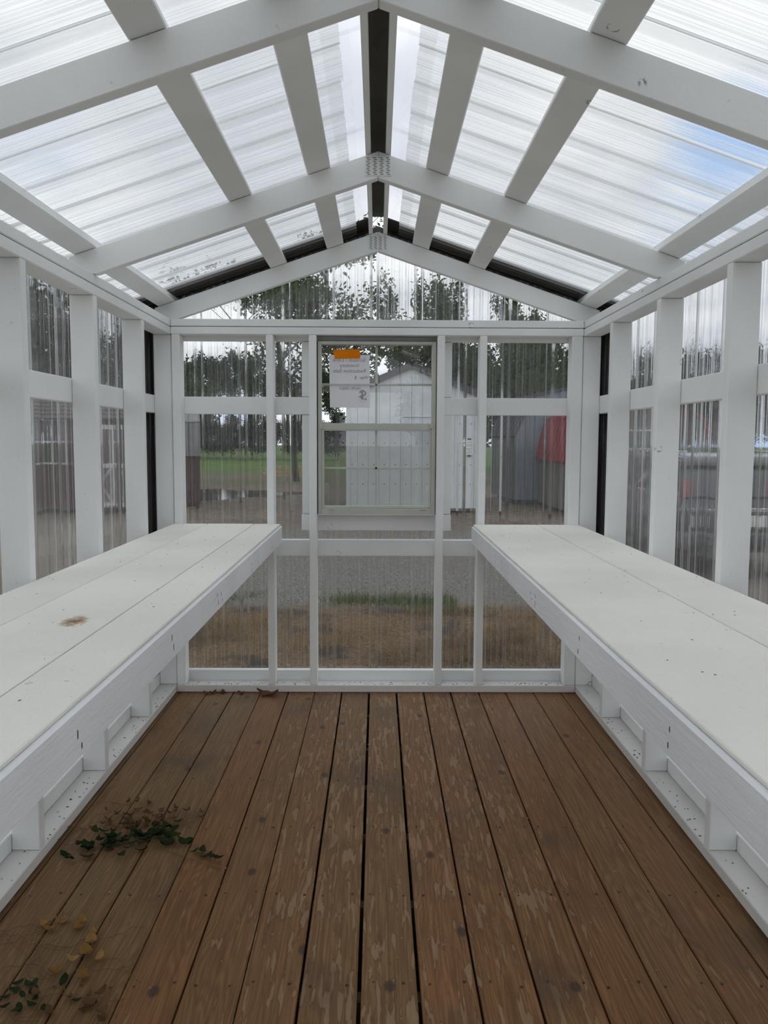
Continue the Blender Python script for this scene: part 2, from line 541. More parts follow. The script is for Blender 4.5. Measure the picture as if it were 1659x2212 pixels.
# ------------------------------------------------------------------ dimensions
W = 1.04            # inner half width
WO = 1.129          # outer half width (stud depth 89 mm)
H = 1.914           # top of the top plates
YE = 0.089          # outer face of the end wall studs
YC = 0.128          # clear sheets, outside the girts
WC = 1.168          # the same on the side walls
YF = -4.70          # inner face of the front wall
YFO = YF - 0.089
K = 0.338           # roof slope
ZPB = 2.262         # rafter underside at the peak
ZPT = 2.356         # rafter top at the peak
TH = math.atan(K)
GZ = -0.25          # yard level
rnd = random.Random(7)


# ------------------------------------------------------------------ yard
def make_ground():
    n = 60
    xs = np.linspace(-1, 1, n)
    xs = np.sign(xs) * (np.abs(xs) ** 2.2) * 220
    ys = xs + 10
    vs, fs = [], []
    for j in range(n):
        for i in range(n):
            vs.append((xs[i], ys[j], GZ))
    for j in range(n - 1):
        for i in range(n - 1):
            a = j * n + i
            fs.append((a, a + 1, a + n + 1, a + n))
    o = raw('ground', vs, fs, mat_ground())
    tag(o, 'yard of dead grass, gravel, mud and distant lawn around the greenhouse', 'ground', kind='structure')


make_ground()

# ------------------------------------------------------------------ floor
floor = tag(empty('floor', (0, -2.3, 0)), 'brown weathered timber plank floor of the greenhouse', 'floor', kind='structure')
GAPS = [(-1.129, 0.0), (-1.025, .003), (-0.881, .004), (-0.744, .005), (-0.602, .003), (-0.459, .005), (-0.321, .003), (-0.180, .007),
        (-0.038, .010), (0.105, .009), (0.247, .006), (0.388, .006), (0.534, .005), (0.676, .004), (0.821, .004), (0.966, .004), (1.129, 0.0)]
for (a, ga), (b, gb) in zip(GAPS[:-1], GAPS[1:]):
    box('plank', a + ga / 2, b - gb / 2, YFO, YE, -0.030 + rnd.uniform(-.001, .001), rnd.uniform(-.0015, 0.0), DECK, floor, bev=0.0025)
JY = [0.045, -0.269, -0.700, -1.091, -1.484, -1.888, -2.284, -2.69, -3.09, -3.49, -3.89, -4.29, -4.70]
for y in JY:
    box('joist', -1.10, 1.10, y - 0.019, y + 0.019, -0.17, -0.032, JOIST, floor, bev=0)
for x in (-1.129, 1.091):
    box('rim_joist', x, x + 0.038, YFO, YE, -0.25, -0.032, JOIST, floor, bev=0)
for y in (YE - 0.012, YFO - 0.02):
    box('rim_joist', -1.129, 1.129, y, y + 0.03, -0.25, -0.032, JOIST, floor, bev=0)
# nail heads, two per board at every joist
vs, fs = [], []
for y in JY[:-1]:
    for (a, _), (b, _) in zip(GAPS[:-1], GAPS[1:]):
        for fx in (0.2, 0.8):
            x = a + (b - a) * fx + rnd.uniform(-.008, .008)
            yy = y + rnd.uniform(-.012, .012)
            if abs(x) > W:
                continue
            r = rnd.uniform(.0032, .0048)
            k = len(vs)
            for i in range(7):
                t = i * 2 * math.pi / 7
                vs.append((x + r * math.cos(t), yy + 2.3 + r * math.sin(t), 0.0006))
            fs.append(tuple(range(k, k + 7)))
tag(raw('nail_heads', vs, fs, NAIL, floor), kind='stuff')

# ------------------------------------------------------------------ end wall
wall_back = tag(empty('wall_back', (0, 0.0445, 0)), 'end wall of white framing and clear ribbed sheets around the window', 'wall', kind='structure')
wb = wall_back
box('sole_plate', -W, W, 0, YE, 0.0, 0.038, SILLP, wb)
box('top_plate', -W + .001, W - .001, 0, YE, 1.838, 1.875, PAINT, wb)
box('top_plate', -W + .001, W - .001, 0, YE, 1.878, H, PAINT, wb)
SX = [(-1.036, -0.994), (-0.562, -0.526), (-0.346, -0.308), (0.302, 0.340), (0.516, 0.553), (0.981, 1.037)]
for a, b in SX:
    box('stud', a, b, 0, YE - .0005, 0.0385, 1.8375, PAINT, wb)
# horizontal girts nailed across the outside of the studs
G0, G1 = YE + .0005, YC - .0005
box('girt', -WO, WO, G0, G1, 1.8166, 1.905, PAINT, wb)
box('girt', -WO, -0.3085, G0, G1, 1.4425, 1.532, PAINT, wb)
box('girt', 0.3035, WO, G0, G1, 1.4425, 1.532, PAINT, wb)
box('girt', -WO, WO, G0, G1, 0.704, 0.791, PAINT, wb)
box('girt', -WO, WO, G0, G1, 0.004, 0.093, PAINT, wb)
# flat boards each side of the window, and the board under it
for s in (-1, 1):
    x0, x1 = (-0.390, -0.3085) if s < 0 else (0.3035, 0.3845)
    box('window_side_board', x0, x1, G0, G1, 1.5345, 1.8145, PAINT, wb)
    box('window_side_board', x0, x1, G0, G1, 0.9275, 1.4395, PAINT, wb)
box('window_sill_board', -0.394, 0.387, G0, G1, 0.8395, 0.9245, PAINT, wb)


def end_sheets(parent, y, outward, phase_x, hole, x_split, mat, top):
    """ribbed sheets on a gable wall with an opening"""
    for a, b in zip(x_split[:-1], x_split[1:]):
        ex = [v - a for v in (hole[0], hole[1]) if a < v < b]
        s, hs = rib_profile(b - a, (a - phase_x), extra=ex)
        vs, fs = [], []

        def strip(cols, zlo, zhi):
            base = len(vs)
            for i in cols:
                x = a + s[i]
                zt = zhi if zhi is not None else top(x)
                vs.append((x, y + outward * (0.001 + hs[i]) - parent.location.y, zlo))
                vs.append((x, y + outward * (0.001 + hs[i]) - parent.location.y, zt))
            for k in range(len(cols) - 1):
                q = base + 2 * k
                fs.append((q, q + 2, q + 3, q + 1) if outward > 0 else (q, q + 1, q + 3, q + 2))
        cur, state = [], None
        n = len(s)
        for i in range(n - 1):
            xm = a + (s[i] + s[i + 1]) / 2
            inn = hole[0] < xm < hole[1]
            if state is None or inn == state:
                if not cur:
                    cur = [i]
                cur.append(i + 1)
            else:
                runs = (cur, state)
                if state:
                    if hole[2] > -0.05:
                        strip(cur, -0.08, hole[2])
                    strip(cur, hole[3], None)
                else:
                    strip(cur, -0.08, None)
                cur = [i, i + 1]
            state = inn
        if state:
            if hole[2] > -0.05:
                strip(cur, -0.08, hole[2])
            strip(cur, hole[3], None)
        else:
            strip(cur, -0.08, None)
        raw('clear_sheet', vs, fs, mat, parent, smooth=True)


def roof_under(x):
    return ZPT + 0.030 - K * abs(x)


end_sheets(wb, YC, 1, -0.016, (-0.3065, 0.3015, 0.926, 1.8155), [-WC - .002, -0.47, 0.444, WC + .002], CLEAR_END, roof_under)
# dark metal corner flashing outside
for s in (-1, 1):
    r = []
    x = s * (WC + 0.026)
    box('corner_flashing', min(x, x + s * .003), max(x, x + s * .003), -0.10, YC + 0.03, -0.08, 1.985, BRONZE, wb, bev=0)
    x0, x1 = (x, -W - 0.005) if s < 0 else (W + 0.005, x)
    box('corner_flashing', x0, x1, YC + 0.026, YC + 0.029, -0.08, 1.985, BRONZE, wb, bev=0)

# ------------------------------------------------------------------ side walls
for side, s in (('left', -1), ('right', 1)):
    wl = tag(empty('wall_' + side, (s * 1.0845, -2.3, 0)), f'{side} side wall of white studs and girts with clear ribbed sheets behind', 'wall', kind='structure')

    def bx(name, xi, xo, y0, y1, z0, z1, mat=PAINT, bev=.003):
        x0, x1 = (xi, xo) if s > 0 else (-xo, -xi)
        return box(name, x0, x1, y0, y1, z0, z1, mat, wl, bev)
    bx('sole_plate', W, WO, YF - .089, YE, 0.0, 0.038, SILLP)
    # plates run past the end wall plates
    bx('top_plate', W, WO, YF - .089, YE, 1.838, 1.875)
    bx('top_plate', W, WO, YF - .089, YE, 1.878, H)
    ys = [0.012 if s < 0 else 0.006] + [-0.494 - 0.61 * k for k in range(7)] + [YF]
    for i, y in enumerate(ys):
        bx('stud', W, WO, y, y + 0.038, 0.0385, 1.8375)
    dz = 0.0 if s < 0 else 0.006
    for za, zb in ((1.446 + dz, 1.5355 + dz), (0.704, 0.792), (0.004, 0.093)):
        bx('girt', WO + .0005, WC - .0005, YF - .089, G0 + .03, za, zb)
    # sheets
    edges = list(np.arange(YC, YFO - 0.4, -0.9144))
    edges[-1] = YFO
    for a, b in zip(edges[1:], edges[:-1]):
        sp, hs = rib_profile(b - a, a - 0.05)
        vs, fs = [], []
        zt = 1.99
        for t, h in zip(sp, hs):
            x = s * (WC + 0.001 + h) - wl.location.x
            vs.append((x, a + t + 2.3, -0.08))
            vs.append((x, a + t + 2.3, zt))
        for k in range(len(sp) - 1):
            q = 2 * k
            fs.append((q, q + 1, q + 3, q + 2) if s > 0 else (q, q + 2, q + 3, q + 1))
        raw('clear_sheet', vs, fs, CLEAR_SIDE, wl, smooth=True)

# ------------------------------------------------------------------ front wall (behind the camera) with an open doorway
wf = tag(empty('wall_front', (0, YF - 0.0445, 0)), 'front wall of white framing with an open doorway', 'wall', kind='structure')
box('top_plate', -W, W, YFO, YF, 1.838, H, PAINT, wf)
for a, b in ((-W, -0.42), (0.42, W)):
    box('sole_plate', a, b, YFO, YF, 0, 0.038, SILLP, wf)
for x in (-1.0, -0.70, -0.458, 0.42, 0.66, 0.965):
    box('stud', x, x + .038, YFO, YF, .0385, 1.8375, PAINT, wf)
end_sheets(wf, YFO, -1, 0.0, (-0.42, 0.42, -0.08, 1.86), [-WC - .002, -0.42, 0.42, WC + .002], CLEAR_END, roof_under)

# ------------------------------------------------------------------ roof
roof = tag(empty('ceiling', (0, -2.3, H)), 'pitched roof of white rafters and purlins under clear ribbed sheets', 'ceiling', kind='structure')
NX, NZ = math.sin(TH), math.cos(TH)     # right-slope normal


def rafter(s, y0):
    xb = (ZPB - H) / K
    poly = [(0.0, ZPB), (0.0, ZPT), (s * 1.13, ZPT - K * 1.13), (s * 1.13, H + .001), (s * xb, H + .001)]
    if s > 0:
        poly = [(0.0005, z) if x == 0 else (x, z) for x, z in poly][::-1]
    else:
        poly = [(-0.0005, z) if x == 0 else (x, z) for x, z in poly]
    prism_y('rafter', poly, y0, y0 + 0.038, PAINT, roof, bev=.002)


SLOT = mat_plain('plate_slots', (0.20, 0.20, 0.19), 0.8)
TRUSS = [0.051, -1.095, -2.290, -3.480, YFO]
for y0 in TRUSS:
    rafter(-1, y0)
    rafter(1, y0)
    zc = ZPB + 0.040
    pl = box('gusset_plate', -0.048, 0.048, y0 - 0.0025, y0 - 0.0002, zc - 0.034, zc + 0.034, PAINT, roof, bev=.0006)
    vs, fs = [], []
    for c in range(4):
        for r in range(10):
            x = -0.036 + 0.024 * c + (0.0018 if r % 2 else -0.0018)
            z = 0.029 - 0.0064 * r
            k = len(vs)
            vs += [(x - .0055, -0.0015, z - .0014), (x + .0055, -0.0015, z - .0014), (x + .0055, -0.0015, z + .0014), (x - .0055, -0.0015, z + .0014)]
            fs.append((k, k + 1, k + 2, k + 3))
    tag(raw('tooth_slots', vs, fs, SLOT, pl), kind='stuff')


def slope_pt(s, x, d):
    """point at horizontal offset |x| on the rafter-top plane, lifted d along the slope normal"""
    return (s * (x + NX * d), ZPT - K * x + NZ * d)


def slope_bar(name, s, xa, xb, d0, d1, y0, y1, mat, bev=.003):
    poly = [slope_pt(s, xa, d0), slope_pt(s, xb, d0), slope_pt(s, xb, d1), slope_pt(s, xa, d1)]
    return prism_y(name, poly, y0, y1, mat, roof, bev)


for s in (-1, 1):
    for xa, xb in ((0.172, 0.2555), (0.459, 0.5425), (1.028, 1.1115)):
        slope_bar('purlin', s, xa, xb, 0.0015, 0.038, YFO - .03, YC + 0.03, PAINT)
    # ridge boards standing either side of the peak
    x0, x1 = (0.027, 0.046) if s > 0 else (-0.046, -0.027)
    zb = ZPT - K * 0.046 + 0.012
    prism_y('ridge_board', [(x0, ZPT - K * abs(x0) + .002), (x1, ZPT - K * abs(x1) + .002), (x1, 2.418), (x0, 2.418)], YFO - .03, YE + 0.02, PAINT, roof, .001)
    # ribbed sheets from the eaves to just below the ridge
    edges = list(np.arange(YC + 0.05, YFO - 0.5, -0.9144))
    edges[-1] = YFO - 0.05
    for a, b in zip(edges[1:], edges[:-1]):
        sp, hs = rib_profile(b - a, a + 0.02)
        vs, fs = [], []
        j = rnd.uniform(-.004, .004)
        for t, h in zip(sp, hs):
            for x in (0.092 + j, 1.25):
                px, pz = slope_pt(s, x, 0.039 + h)
                vs.append((px, a + t + 2.3, pz - H))
        for k in range(len(sp) - 1):
            q = 2 * k
            fs.append((q, q + 1, q + 3, q + 2) if s < 0 else (q, q + 2, q + 3, q + 1))
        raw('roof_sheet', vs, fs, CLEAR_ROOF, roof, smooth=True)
    # clear flat ridge flashing, in lapped lengths
    e2 = [YE + 0.03, -0.62, -1.16, -1.86, -3.0, YFO - .03]
    for i in range(len(e2) - 1):
        poly = [slope_pt(s, 0.030, 0.062 + .002 * (i % 2)), slope_pt(s, 0.135, 0.0625 + .002 * (i % 2)), slope_pt(s, 0.135, 0.0635 + .002 * (i % 2)), slope_pt(s, 0.030, 0.063 + .002 * (i % 2))]
        (xa, za), (xb, zb) = poly[0], poly[1]
        yb, ya = e2[i], e2[i + 1] - 0.03
        raw('ridge_flashing', [(xa, ya + 2.3, za - H), (xb, ya + 2.3, zb - H), (xb, yb + 2.3, zb - H), (xa, yb + 2.3, za - H)], [(0, 1, 2, 3)], FLASH, roof)
    # dark rake flashing along the gable
    slope_bar('rake_flashing', s, 0.022, 1.27, 0.060, 0.063, -0.022, YC + 0.085, BRONZE, 0)
    slope_bar('rake_flashing', s, 0.022, 1.27, -0.045, 0.060, YC + 0.082, YC + 0.085, BRONZE, 0)
    slope_bar('rake_board', s, 0.03, 1.22, -0.02, 0.036, YC + 0.031, YC + 0.06, BRONZE, 0)
box('ridge_cap', -0.030, 0.030, YFO - .03, 0.012, 2.4185, 2.428, RIDGEM, roof, bev=0)
prism_y('ridge_cap_end', [(-0.030, 2.40), (0, 2.412), (0.030, 2.40), (0.030, 2.345), (-0.030, 2.345)], YC + 0.03, YC + 0.07, BRONZE, roof)

# ------------------------------------------------------------------ window
win = tag(empty('window_1', (0, 0.055, 0.935)), 'grey-green single-hung window with four-pane grilles in the end wall', 'window', kind='structure')


def wbox(name, x0, x1, z0, z1, y0, y1, mat=VINYL, parent=win, bev=.0015):
    return box(name, x0, x1, y0, y1, z0, z1, mat, parent, bev)


fx0, fx1, fz0, fz1 = -0.303, 0.2985, 0.9305, 1.811
wbox('frame_jamb', fx0, -0.286, fz0, fz1, 0.030, 0.085)
wbox('frame_jamb', 0.2775, fx1, fz0, fz1, 0.030, 0.085)
wbox('frame_head', -0.286, 0.2775, 1.795, fz1, 0.030, 0.085)
wbox('frame_sill', -0.286, 0.2775, fz0, 0.9605, 0.026, 0.085)
# dark gasket between frame and studs
wbox('gasket', -0.3078, -0.3035, 0.9285, 1.8125, 0.045, 0.085, GASKET, bev=0)
wbox('gasket', 0.299, 0.3018, 0.9285, 1.8125, 0.045, 0.085, GASKET, bev=0)
wbox('gasket', -0.303, 0.2985, 1.8115, 1.8145, 0.040, 0.085, GASKET, bev=0)
# upper sash (outer track)
wbox('upper_sash_rail', -0.286, 0.2775, 1.366, 1.398, 0.036, 0.060)
wbox('grille_bar', -0.0115, 0.0005, 1.398, 1.795, 0.062, 0.067, bev=.001)
wbox('grille_bar', -0.286, 0.2775, 1.590, 1.6015, 0.062, 0.067, bev=.001)
wbox('keeper', -0.296, -0.278, 1.368, 1.392, 0.026, 0.036)
wbox('keeper', 0.270, 0.288, 1.372, 1.396, 0.026, 0.036)
# lower sash (inner track)
wbox('lower_sash_stile', -0.286, -0.2725, 0.961, 1.3655, 0.034, 0.054)
wbox('lower_sash_stile', 0.2685, 0.2775, 0.961, 1.3655, 0.034, 0.054)
wbox('lower_sash_rail', -0.2725, 0.2685, 1.3595, 1.3655, 0.034, 0.054)
wbox('lower_sash_rail', -0.2725, 0.2685, 0.961, 0.9745, 0.034, 0.054)
wbox('grille_bar', -0.0115, 0.0005, 0.9745, 1.3595, 0.050, 0.055, bev=.001)
wbox('grille_bar', -0.2725, 0.2685, 1.1625, 1.1735, 0.050, 0.055, bev=.001)
for x in (-0.250, 0.222):
    wbox('tilt_latch', x, x + 0.030, 0.955, 0.961, 0.020, 0.034, bev=.001)


def pane(name, x0, x1, z0, z1, y, mat):
    vs = [(x0, y, z0), (x1, y, z0), (x1, y, z1), (x0, y, z1)]
    b = Vector(win.location)
    raw(name, [Vector(v) - b for v in vs], [(0, 1, 2, 3)], mat, win)


pane('glass_pane', -0.286, 0.2775, 1.398, 1.795, 0.0605, GLASS)
pane('glass_pane', -0.2725, 0.2685, 0.9745, 1.3595, 0.0585, GLASS)
m, g = new_mat('insect_screen')
tr = g.n('ShaderNodeBsdfTransparent', Color=(1, 1, 1, 1))
df = g.n('ShaderNodeBsdfDiffuse', Color=(0.30, 0.31, 0.30, 1))
mx = g.n('ShaderNodeMixShader', Fac=0.42, i1=tr.outputs[0], i2=df.outputs[0])
out(g, mx.outputs[0])
pane('insect_screen', -0.284, 0.276, 0.9605, 1.385, 0.079, m)

# ------------------------------------------------------------------ potting benches
def bench(s, label):
    b = tag(empty('potting_bench', (s * 0.77, -1.95, 0)), label, 'bench', 'white potting benches along the side walls')
    y0, y1 = -3.95, -0.002
    e = 0.486
    seams = [e + .007, 0.628, 0.865, W - .002] if s < 0 else [e + .007, 0.822, W - .002]
    for i, (a, c) in enumerate(zip(seams[:-1], seams[1:])):
        x0, x1 = (a, c) if s > 0 else (-c, -a)
        box('board', x0 + .0018, x1 - .0018, y0, y1 - rnd.uniform(0, .004), 0.8742, 0.884 - rnd.uniform(0, .0008), BENCH, b, bev=.0022)
    x0, x1 = (e, e + .0385) if s > 0 else (-e - .0385, -e)
    ap = box('apron', x0, x1, y0, y1, 0.787, 0.8735, APRON, b, bev=.004)
    for y in (-0.42, -1.03, -1.64, -2.25, -2.86, -3.47, -3.9):
        xa, xb = (e + .039, W - .001) if s > 0 else (-W + .001, -e - .039)
        box('bearer', xa, xb, y, y + .038, 0.789, 0.8735, PAINT, b)
    for xx in (e + .002, W - .05):
        xa, xb = (xx, xx + .038) if s > 0 else (-xx - .038, -xx)
        box('leg', xa, xb, y0 + .002, y0 + .091, 0.0005 if xx < 0.9 else 0.0005, 0.7865, PAINT, b)
    vs, fs = [], []
    for y in (-0.42, -0.86, -1.03, -1.64, -1.70, -2.25, -2.86, -3.47):
        for z in (0.812, 0.838):
            yy = y + .019 + rnd.uniform(-.01, .01)
            zz = z + rnd.uniform(-.006, .006)
            hh = rnd.uniform(.005, .0095)
            k = len(vs)
            xf = s * (e - .0006) - b.location.x
            for dy, dz in ((-.0019, -hh), (.0019, -hh * .7), (.0021, hh * .6), (-.0014, hh)):
                vs.append((xf, yy + dy + 1.95, zz + dz))
            fs.append((k, k + 1, k + 2, k + 3))
    tag(raw('nail_marks', vs, fs, MARK, b), kind='stuff')
    return b


bench(-1, 'white painted plank potting bench along the left wall with a rusty stain')
bench(1, 'white painted plank potting bench along the right wall, without the rusty stain')

# ------------------------------------------------------------------ sale notice taped on the window
m, g = new_mat('white_paper')
d = g.n('ShaderNodeBsdfDiffuse', Color=(0.80, 0.80, 0.83, 1))
t = g.n('ShaderNodeBsdfTranslucent', Color=(0.72, 0.72, 0.75, 1))
mx = g.n('ShaderNodeMixShader', Fac=0.45, i1=d.outputs[0], i2=t.outputs[0])
out(g, mx.outputs[0])
PAPER = m
PY = 0.0575
notice = tag(empty('paper_notice', (-0.1425, PY, 1.478)), 'white sheet of paper with mirrored sale print taped to the upper window pane', 'notice')


def notice_sheet():
    w, h, nx, nz = 0.2055, 0.267, 4, 14
    vs, fs = [], []
    for j in range(nz + 1):
        for i in range(nx + 1):
            x = -w / 2 + w * i / nx
            z = h * j / nz
            fold = 0.0022 * math.exp(-((z - 0.112) / 0.012) ** 2)
            vs.append((x + 0.004 * (0.5 - z / h) * 0.9, fold, z))
    n = nx + 1
    for j in range(nz):
        for i in range(nx):
            a = j * n + i
            fs.append((a, a + 1, a + n + 1, a + n))
    raw('sheet', vs, fs, PAPER, notice, smooth=True)


notice_sheet()


def text_mesh(body, size, bold=False):
    cu = bpy.data.curves.new('txt', 'FONT')
    cu.body = body
    cu.size = size
    cu.align_x = 'CENTER'
    cu.extrude = 0.0012
    if bold:
        cu.offset = size * 0.012
    o = bpy.data.objects.new('txt', cu)
    COL.objects.link(o)
    dg = bpy.context.evaluated_depsgraph_get()
    me = bpy.data.meshes.new_from_object(o.evaluated_get(dg))
    bpy.data.objects.remove(o)
    bpy.data.curves.remove(cu)
    me.materials.clear()
    me.materials.append(PRINT)
    return me


# the print faces outdoors, so from inside it reads mirrored
def print_line(body, size, x, z, bold=False, squash=1.0):
    me = text_mesh(body, size, bold)
    o = link_mesh('printed_line', me, None, notice, (x, 0.0002, z), (math.pi / 2, 0, math.pi))
    o.scale = (squash, 1, 1)
    return o


def nz(v):
    return (881 - v) / 114.0 * 0.267


def nx_(u):
    return (u - 754.0) / 87.5 * 0.2055


print_line('Scratch / Dent', 0.0255, nx_(753), nz(781.5), squash=1.12)
print_line('Inventory', 0.0255, nx_(753.5), nz(793.0), squash=1.0)
print_line('Reduction Sale', 0.0255, nx_(754), nz(804.8), squash=1.10)
print_line('Was:', 0.0215, nx_(785), nz(818.5))
print_line('$', 0.0205, nx_(767), nz(818.5))
print_line('NOW ONLY:', 0.0205, nx_(754), nz(842), squash=0.93)
print_line('$', 0.080, nx_(782.5), nz(866), bold=True)
tape_me = [(-0.0835, 0.0265 + .2665), (0.0505, 0.0295 + .2665), (0.0545, 0.010 + .2665), (0.0535, -0.018 + .2665), (-0.077, -0.0205 + .2665), (-0.0785, 0.002 + .2665), (-0.0825, 0.006 + .2665)]
vs = [(x, -0.0010, z) for x, z in tape_me] + [(x, -0.0004, z) for x, z in tape_me]
n = len(tape_me)
fs = [tuple(range(n)), tuple(range(2 * n - 1, n - 1, -1))] + [((i + 1) % n, i, n + i, n + (i + 1) % n) for i in range(n)]
tag(raw('tape', vs, fs, TAPE, notice), 'strip of orange tape')

# ------------------------------------------------------------------ outdoor helpers (local coordinates of the parent)
def lbox(name, x0, x1, y0, y1, z0, z1, mat, parent, bev=0.0):
    me = box_mesh(x1 - x0, y1 - y0, z1 - z0, bev, mat)
    return link_mesh(name, me, None, parent, ((x0 + x1) / 2, (y0 + y1) / 2, (z0 + z1) / 2))


def lprism(name, poly, y0, y1, mat, parent, axis='y'):
    n = len(poly)
    if axis == 'y':
        vs = [(x, y0, z) for x, z in poly] + [(x, y1, z) for x, z in poly]
    else:
        vs = [(y0, x, z) for x, z in poly] + [(y1, x, z) for x, z in poly]
    fs = [list(range(n)), list(range(2 * n - 1, n - 1, -1))]
    for i in range(n):
        j = (i + 1) % n
        fs.append((j, i, n + i, n + j))
    me = mesh_from(vs, fs, name)
    bm = bmesh.new()
    bm.from_mesh(me)
    bmesh.ops.recalc_face_normals(bm, faces=bm.faces[:])
    bm.to_mesh(me)
    bm.free()
    return link_mesh(name, me, mat, parent)


def prof_z(profile, x):
    for (xa, za), (xb, zb) in zip(profile[:-1], profile[1:]):
        if xa <= x <= xb:
            return za + (zb - za) * (x - xa) / (xb - xa)
    return profile[0][1] if x < profile[0][0] else profile[-1][1]


def front_panels(root, profile, pitch, gap, y0, y1, mat, z0=0.0, name='siding_panel'):
    """vertical siding boards on a gable front, each cut to the roof line"""
    xa, xb = profile[0][0], profile[-1][0]
    n = max(1, round((xb - xa) / pitch))
    p = (xb - xa) / n
    for i in range(n):
        a, b = xa + i * p + gap / 2, xa + (i + 1) * p - gap / 2
        poly = [(a, z0), (b, z0), (b, prof_z(profile, b))]
        poly += [(x, z) for x, z in reversed(profile) if a < x < b]
        poly.append((a, prof_z(profile, a)))
        lprism(name, poly, y0, y1, mat, root)


def shed(name, label, cat, loc, rz, hw, depth, zw, profile, wall, roofm, pitch, gap, trim=None, side_mat=None, base=0.12, front_mat=None, group=None,
         roof_t=0.05, over=0.08, rib=None, core=None):
    """profile: roof line from -hw to hw; front face at local y = 0, looking to -y"""
    r = tag(empty(name, loc, rz), label, cat, group)
    fm = front_mat or wall
    sm = side_mat or wall
    core = core or GASKET
    inner = [(-hw + .03, base)] + [(hw - .03, base)] + [(x * (hw - .03) / hw, z - .02) for x, z in reversed(profile)]
    lprism('wall_core', inner, 0.02, depth - .02, core, r)
    front_panels(r, profile, pitch, gap, -0.012, 0.02, fm, base)
    n = max(1, round(depth / pitch))
    p = depth / n
    for s in (-1, 1):
        for i in range(n):
            x0, x1 = (hw - .03, hw) if s > 0 else (-hw, -hw + .03)
            lbox('siding_panel', x0, x1, i * p + gap / 2, (i + 1) * p - gap / 2, base, profile[0][1], sm, r)
    for (xa, za), (xb, zb) in zip(profile[:-1], profile[1:]):
        # widen the outer slopes to overhang the walls
        L = math.hypot(xb - xa, zb - za)
        dx, dz = (xb - xa) / L, (zb - za) / L
        ea = over if (xa, za) == profile[0] else 0.0
        eb = over if (xb, zb) == profile[-1] else 0.0
        nx, nz = -dz, dx
        a = (xa - dx * ea, za - dz * ea)
        b = (xb + dx * eb, zb + dz * eb)
        poly = [a, b, (b[0] + nx * roof_t, b[1] + nz * roof_t), (a[0] + nx * roof_t, a[1] + nz * roof_t)]
        sl = lprism('roof_slope', poly, -over, depth + over, roofm, r)
        if rib:
            k = int((depth + 2 * over) / rib)
            for q in range(k + 1):
                yy = -over + q * (depth + 2 * over - .03) / k
                pr = [(a[0] + nx * roof_t, a[1] + nz * roof_t), (b[0] + nx * roof_t, b[1] + nz * roof_t),
                      (b[0] + nx * (roof_t + .02), b[1] + nz * (roof_t + .02)), (a[0] + nx * (roof_t + .02), a[1] + nz * (roof_t + .02))]
                lprism('roof_rib', pr, yy, yy + .03, roofm, sl)
    for s in (-1, 1):
        x = s * (hw - .25)
        lbox('skid', x - .07, x + .07, 0.02, depth - .02, 0.001, base, GASKET, r)
    if trim:
        for s in (-1, 1):
            x0, x1 = (hw - .07, hw + .012) if s > 0 else (-hw - .012, -hw + .07)
            lbox('corner_trim', x0, x1, -0.03, -0.0125, base, prof_z(profile, hw - .08), trim, r)
    return r


WHITE_M = mat_plain('white_metal_siding', (0.62, 0.65, 0.66), 0.45, noise=0.04)
SEAM = mat_plain('grey_seam', (0.36, 0.38, 0.39), 0.6)  # mid-grey core showing in the gaps between white panels
SLATE = mat_plain('slate_grey_metal', (0.075, 0.075, 0.082), 0.8, spec=0.15, noise=0.06)
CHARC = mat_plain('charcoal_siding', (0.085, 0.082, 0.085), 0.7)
MAROON = mat_plain('maroon_siding', (0.085, 0.040, 0.043), 0.8)
MAROON2 = mat_plain('dark_red_siding', (0.070, 0.024, 0.027), 0.8)
BROWNR = mat_plain('brown_shingle', (0.115, 0.098, 0.095), 0.85)
GREYR = mat_plain('grey_metal_roof', (0.165, 0.165, 0.17), 0.55)
BLUEG = mat_plain('blue_grey_metal', (0.20, 0.23, 0.275), 0.5, noise=0.06)
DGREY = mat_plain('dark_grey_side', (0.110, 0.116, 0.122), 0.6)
REDM = mat_plain('red_metal_roof', (0.24, 0.016, 0.022), 0.5, noise=0.08)
TAUPE = mat_plain('taupe_siding', (0.165, 0.150, 0.135), 0.8)
WTRIM = mat_plain('white_trim', (0.70, 0.70, 0.68), 0.6)
BLACK = mat_plain('black_iron', (0.02, 0.02, 0.02), 0.6)
DGLASS = mat_plain('dark_pane', (0.03, 0.035, 0.04), 0.08, spec=0.8)

# --- white metal shed straight behind the window
zE, zP = 2.50, 3.17
hw = 1.395
prof = [(-hw, zE), (0.0, zP - 0.08), (hw, zE)]
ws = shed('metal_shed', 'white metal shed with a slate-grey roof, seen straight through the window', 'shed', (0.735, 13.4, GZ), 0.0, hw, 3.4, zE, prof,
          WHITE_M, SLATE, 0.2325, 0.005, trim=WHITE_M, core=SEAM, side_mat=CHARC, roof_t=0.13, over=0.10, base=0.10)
lbox('door_trim', -0.22, -0.20, -0.03, -0.0125, 0.12, 2.06, WHITE_M, ws)
lbox('door_trim', 0.78, 0.80, -0.03, -0.0125, 0.12, 2.06, WHITE_M, ws)
lbox('door_trim', -0.22, 0.80, -0.03, -0.0125, 2.06, 2.08, WHITE_M, ws)
vs, fs = [], []
for z in (1.92, 1.50, 1.04, 0.62):
    for i in range(12):
        x = -hw + 0.2325 * (i + 0.5)
        k = len(vs)
        for q in range(6):
            vs.append((x + .013 * math.cos(q * math.pi / 3), -0.0135, z + .013 * math.sin(q * math.pi / 3)))
        fs.append(tuple(range(k, k + 6)))
tag(raw('screws', vs, fs, CHARC, ws), kind='stuff')
nt = lbox('posted_sheet', 1.165, 1.325, -0.034, -0.031, 1.25, 1.585, WTRIM, ws)
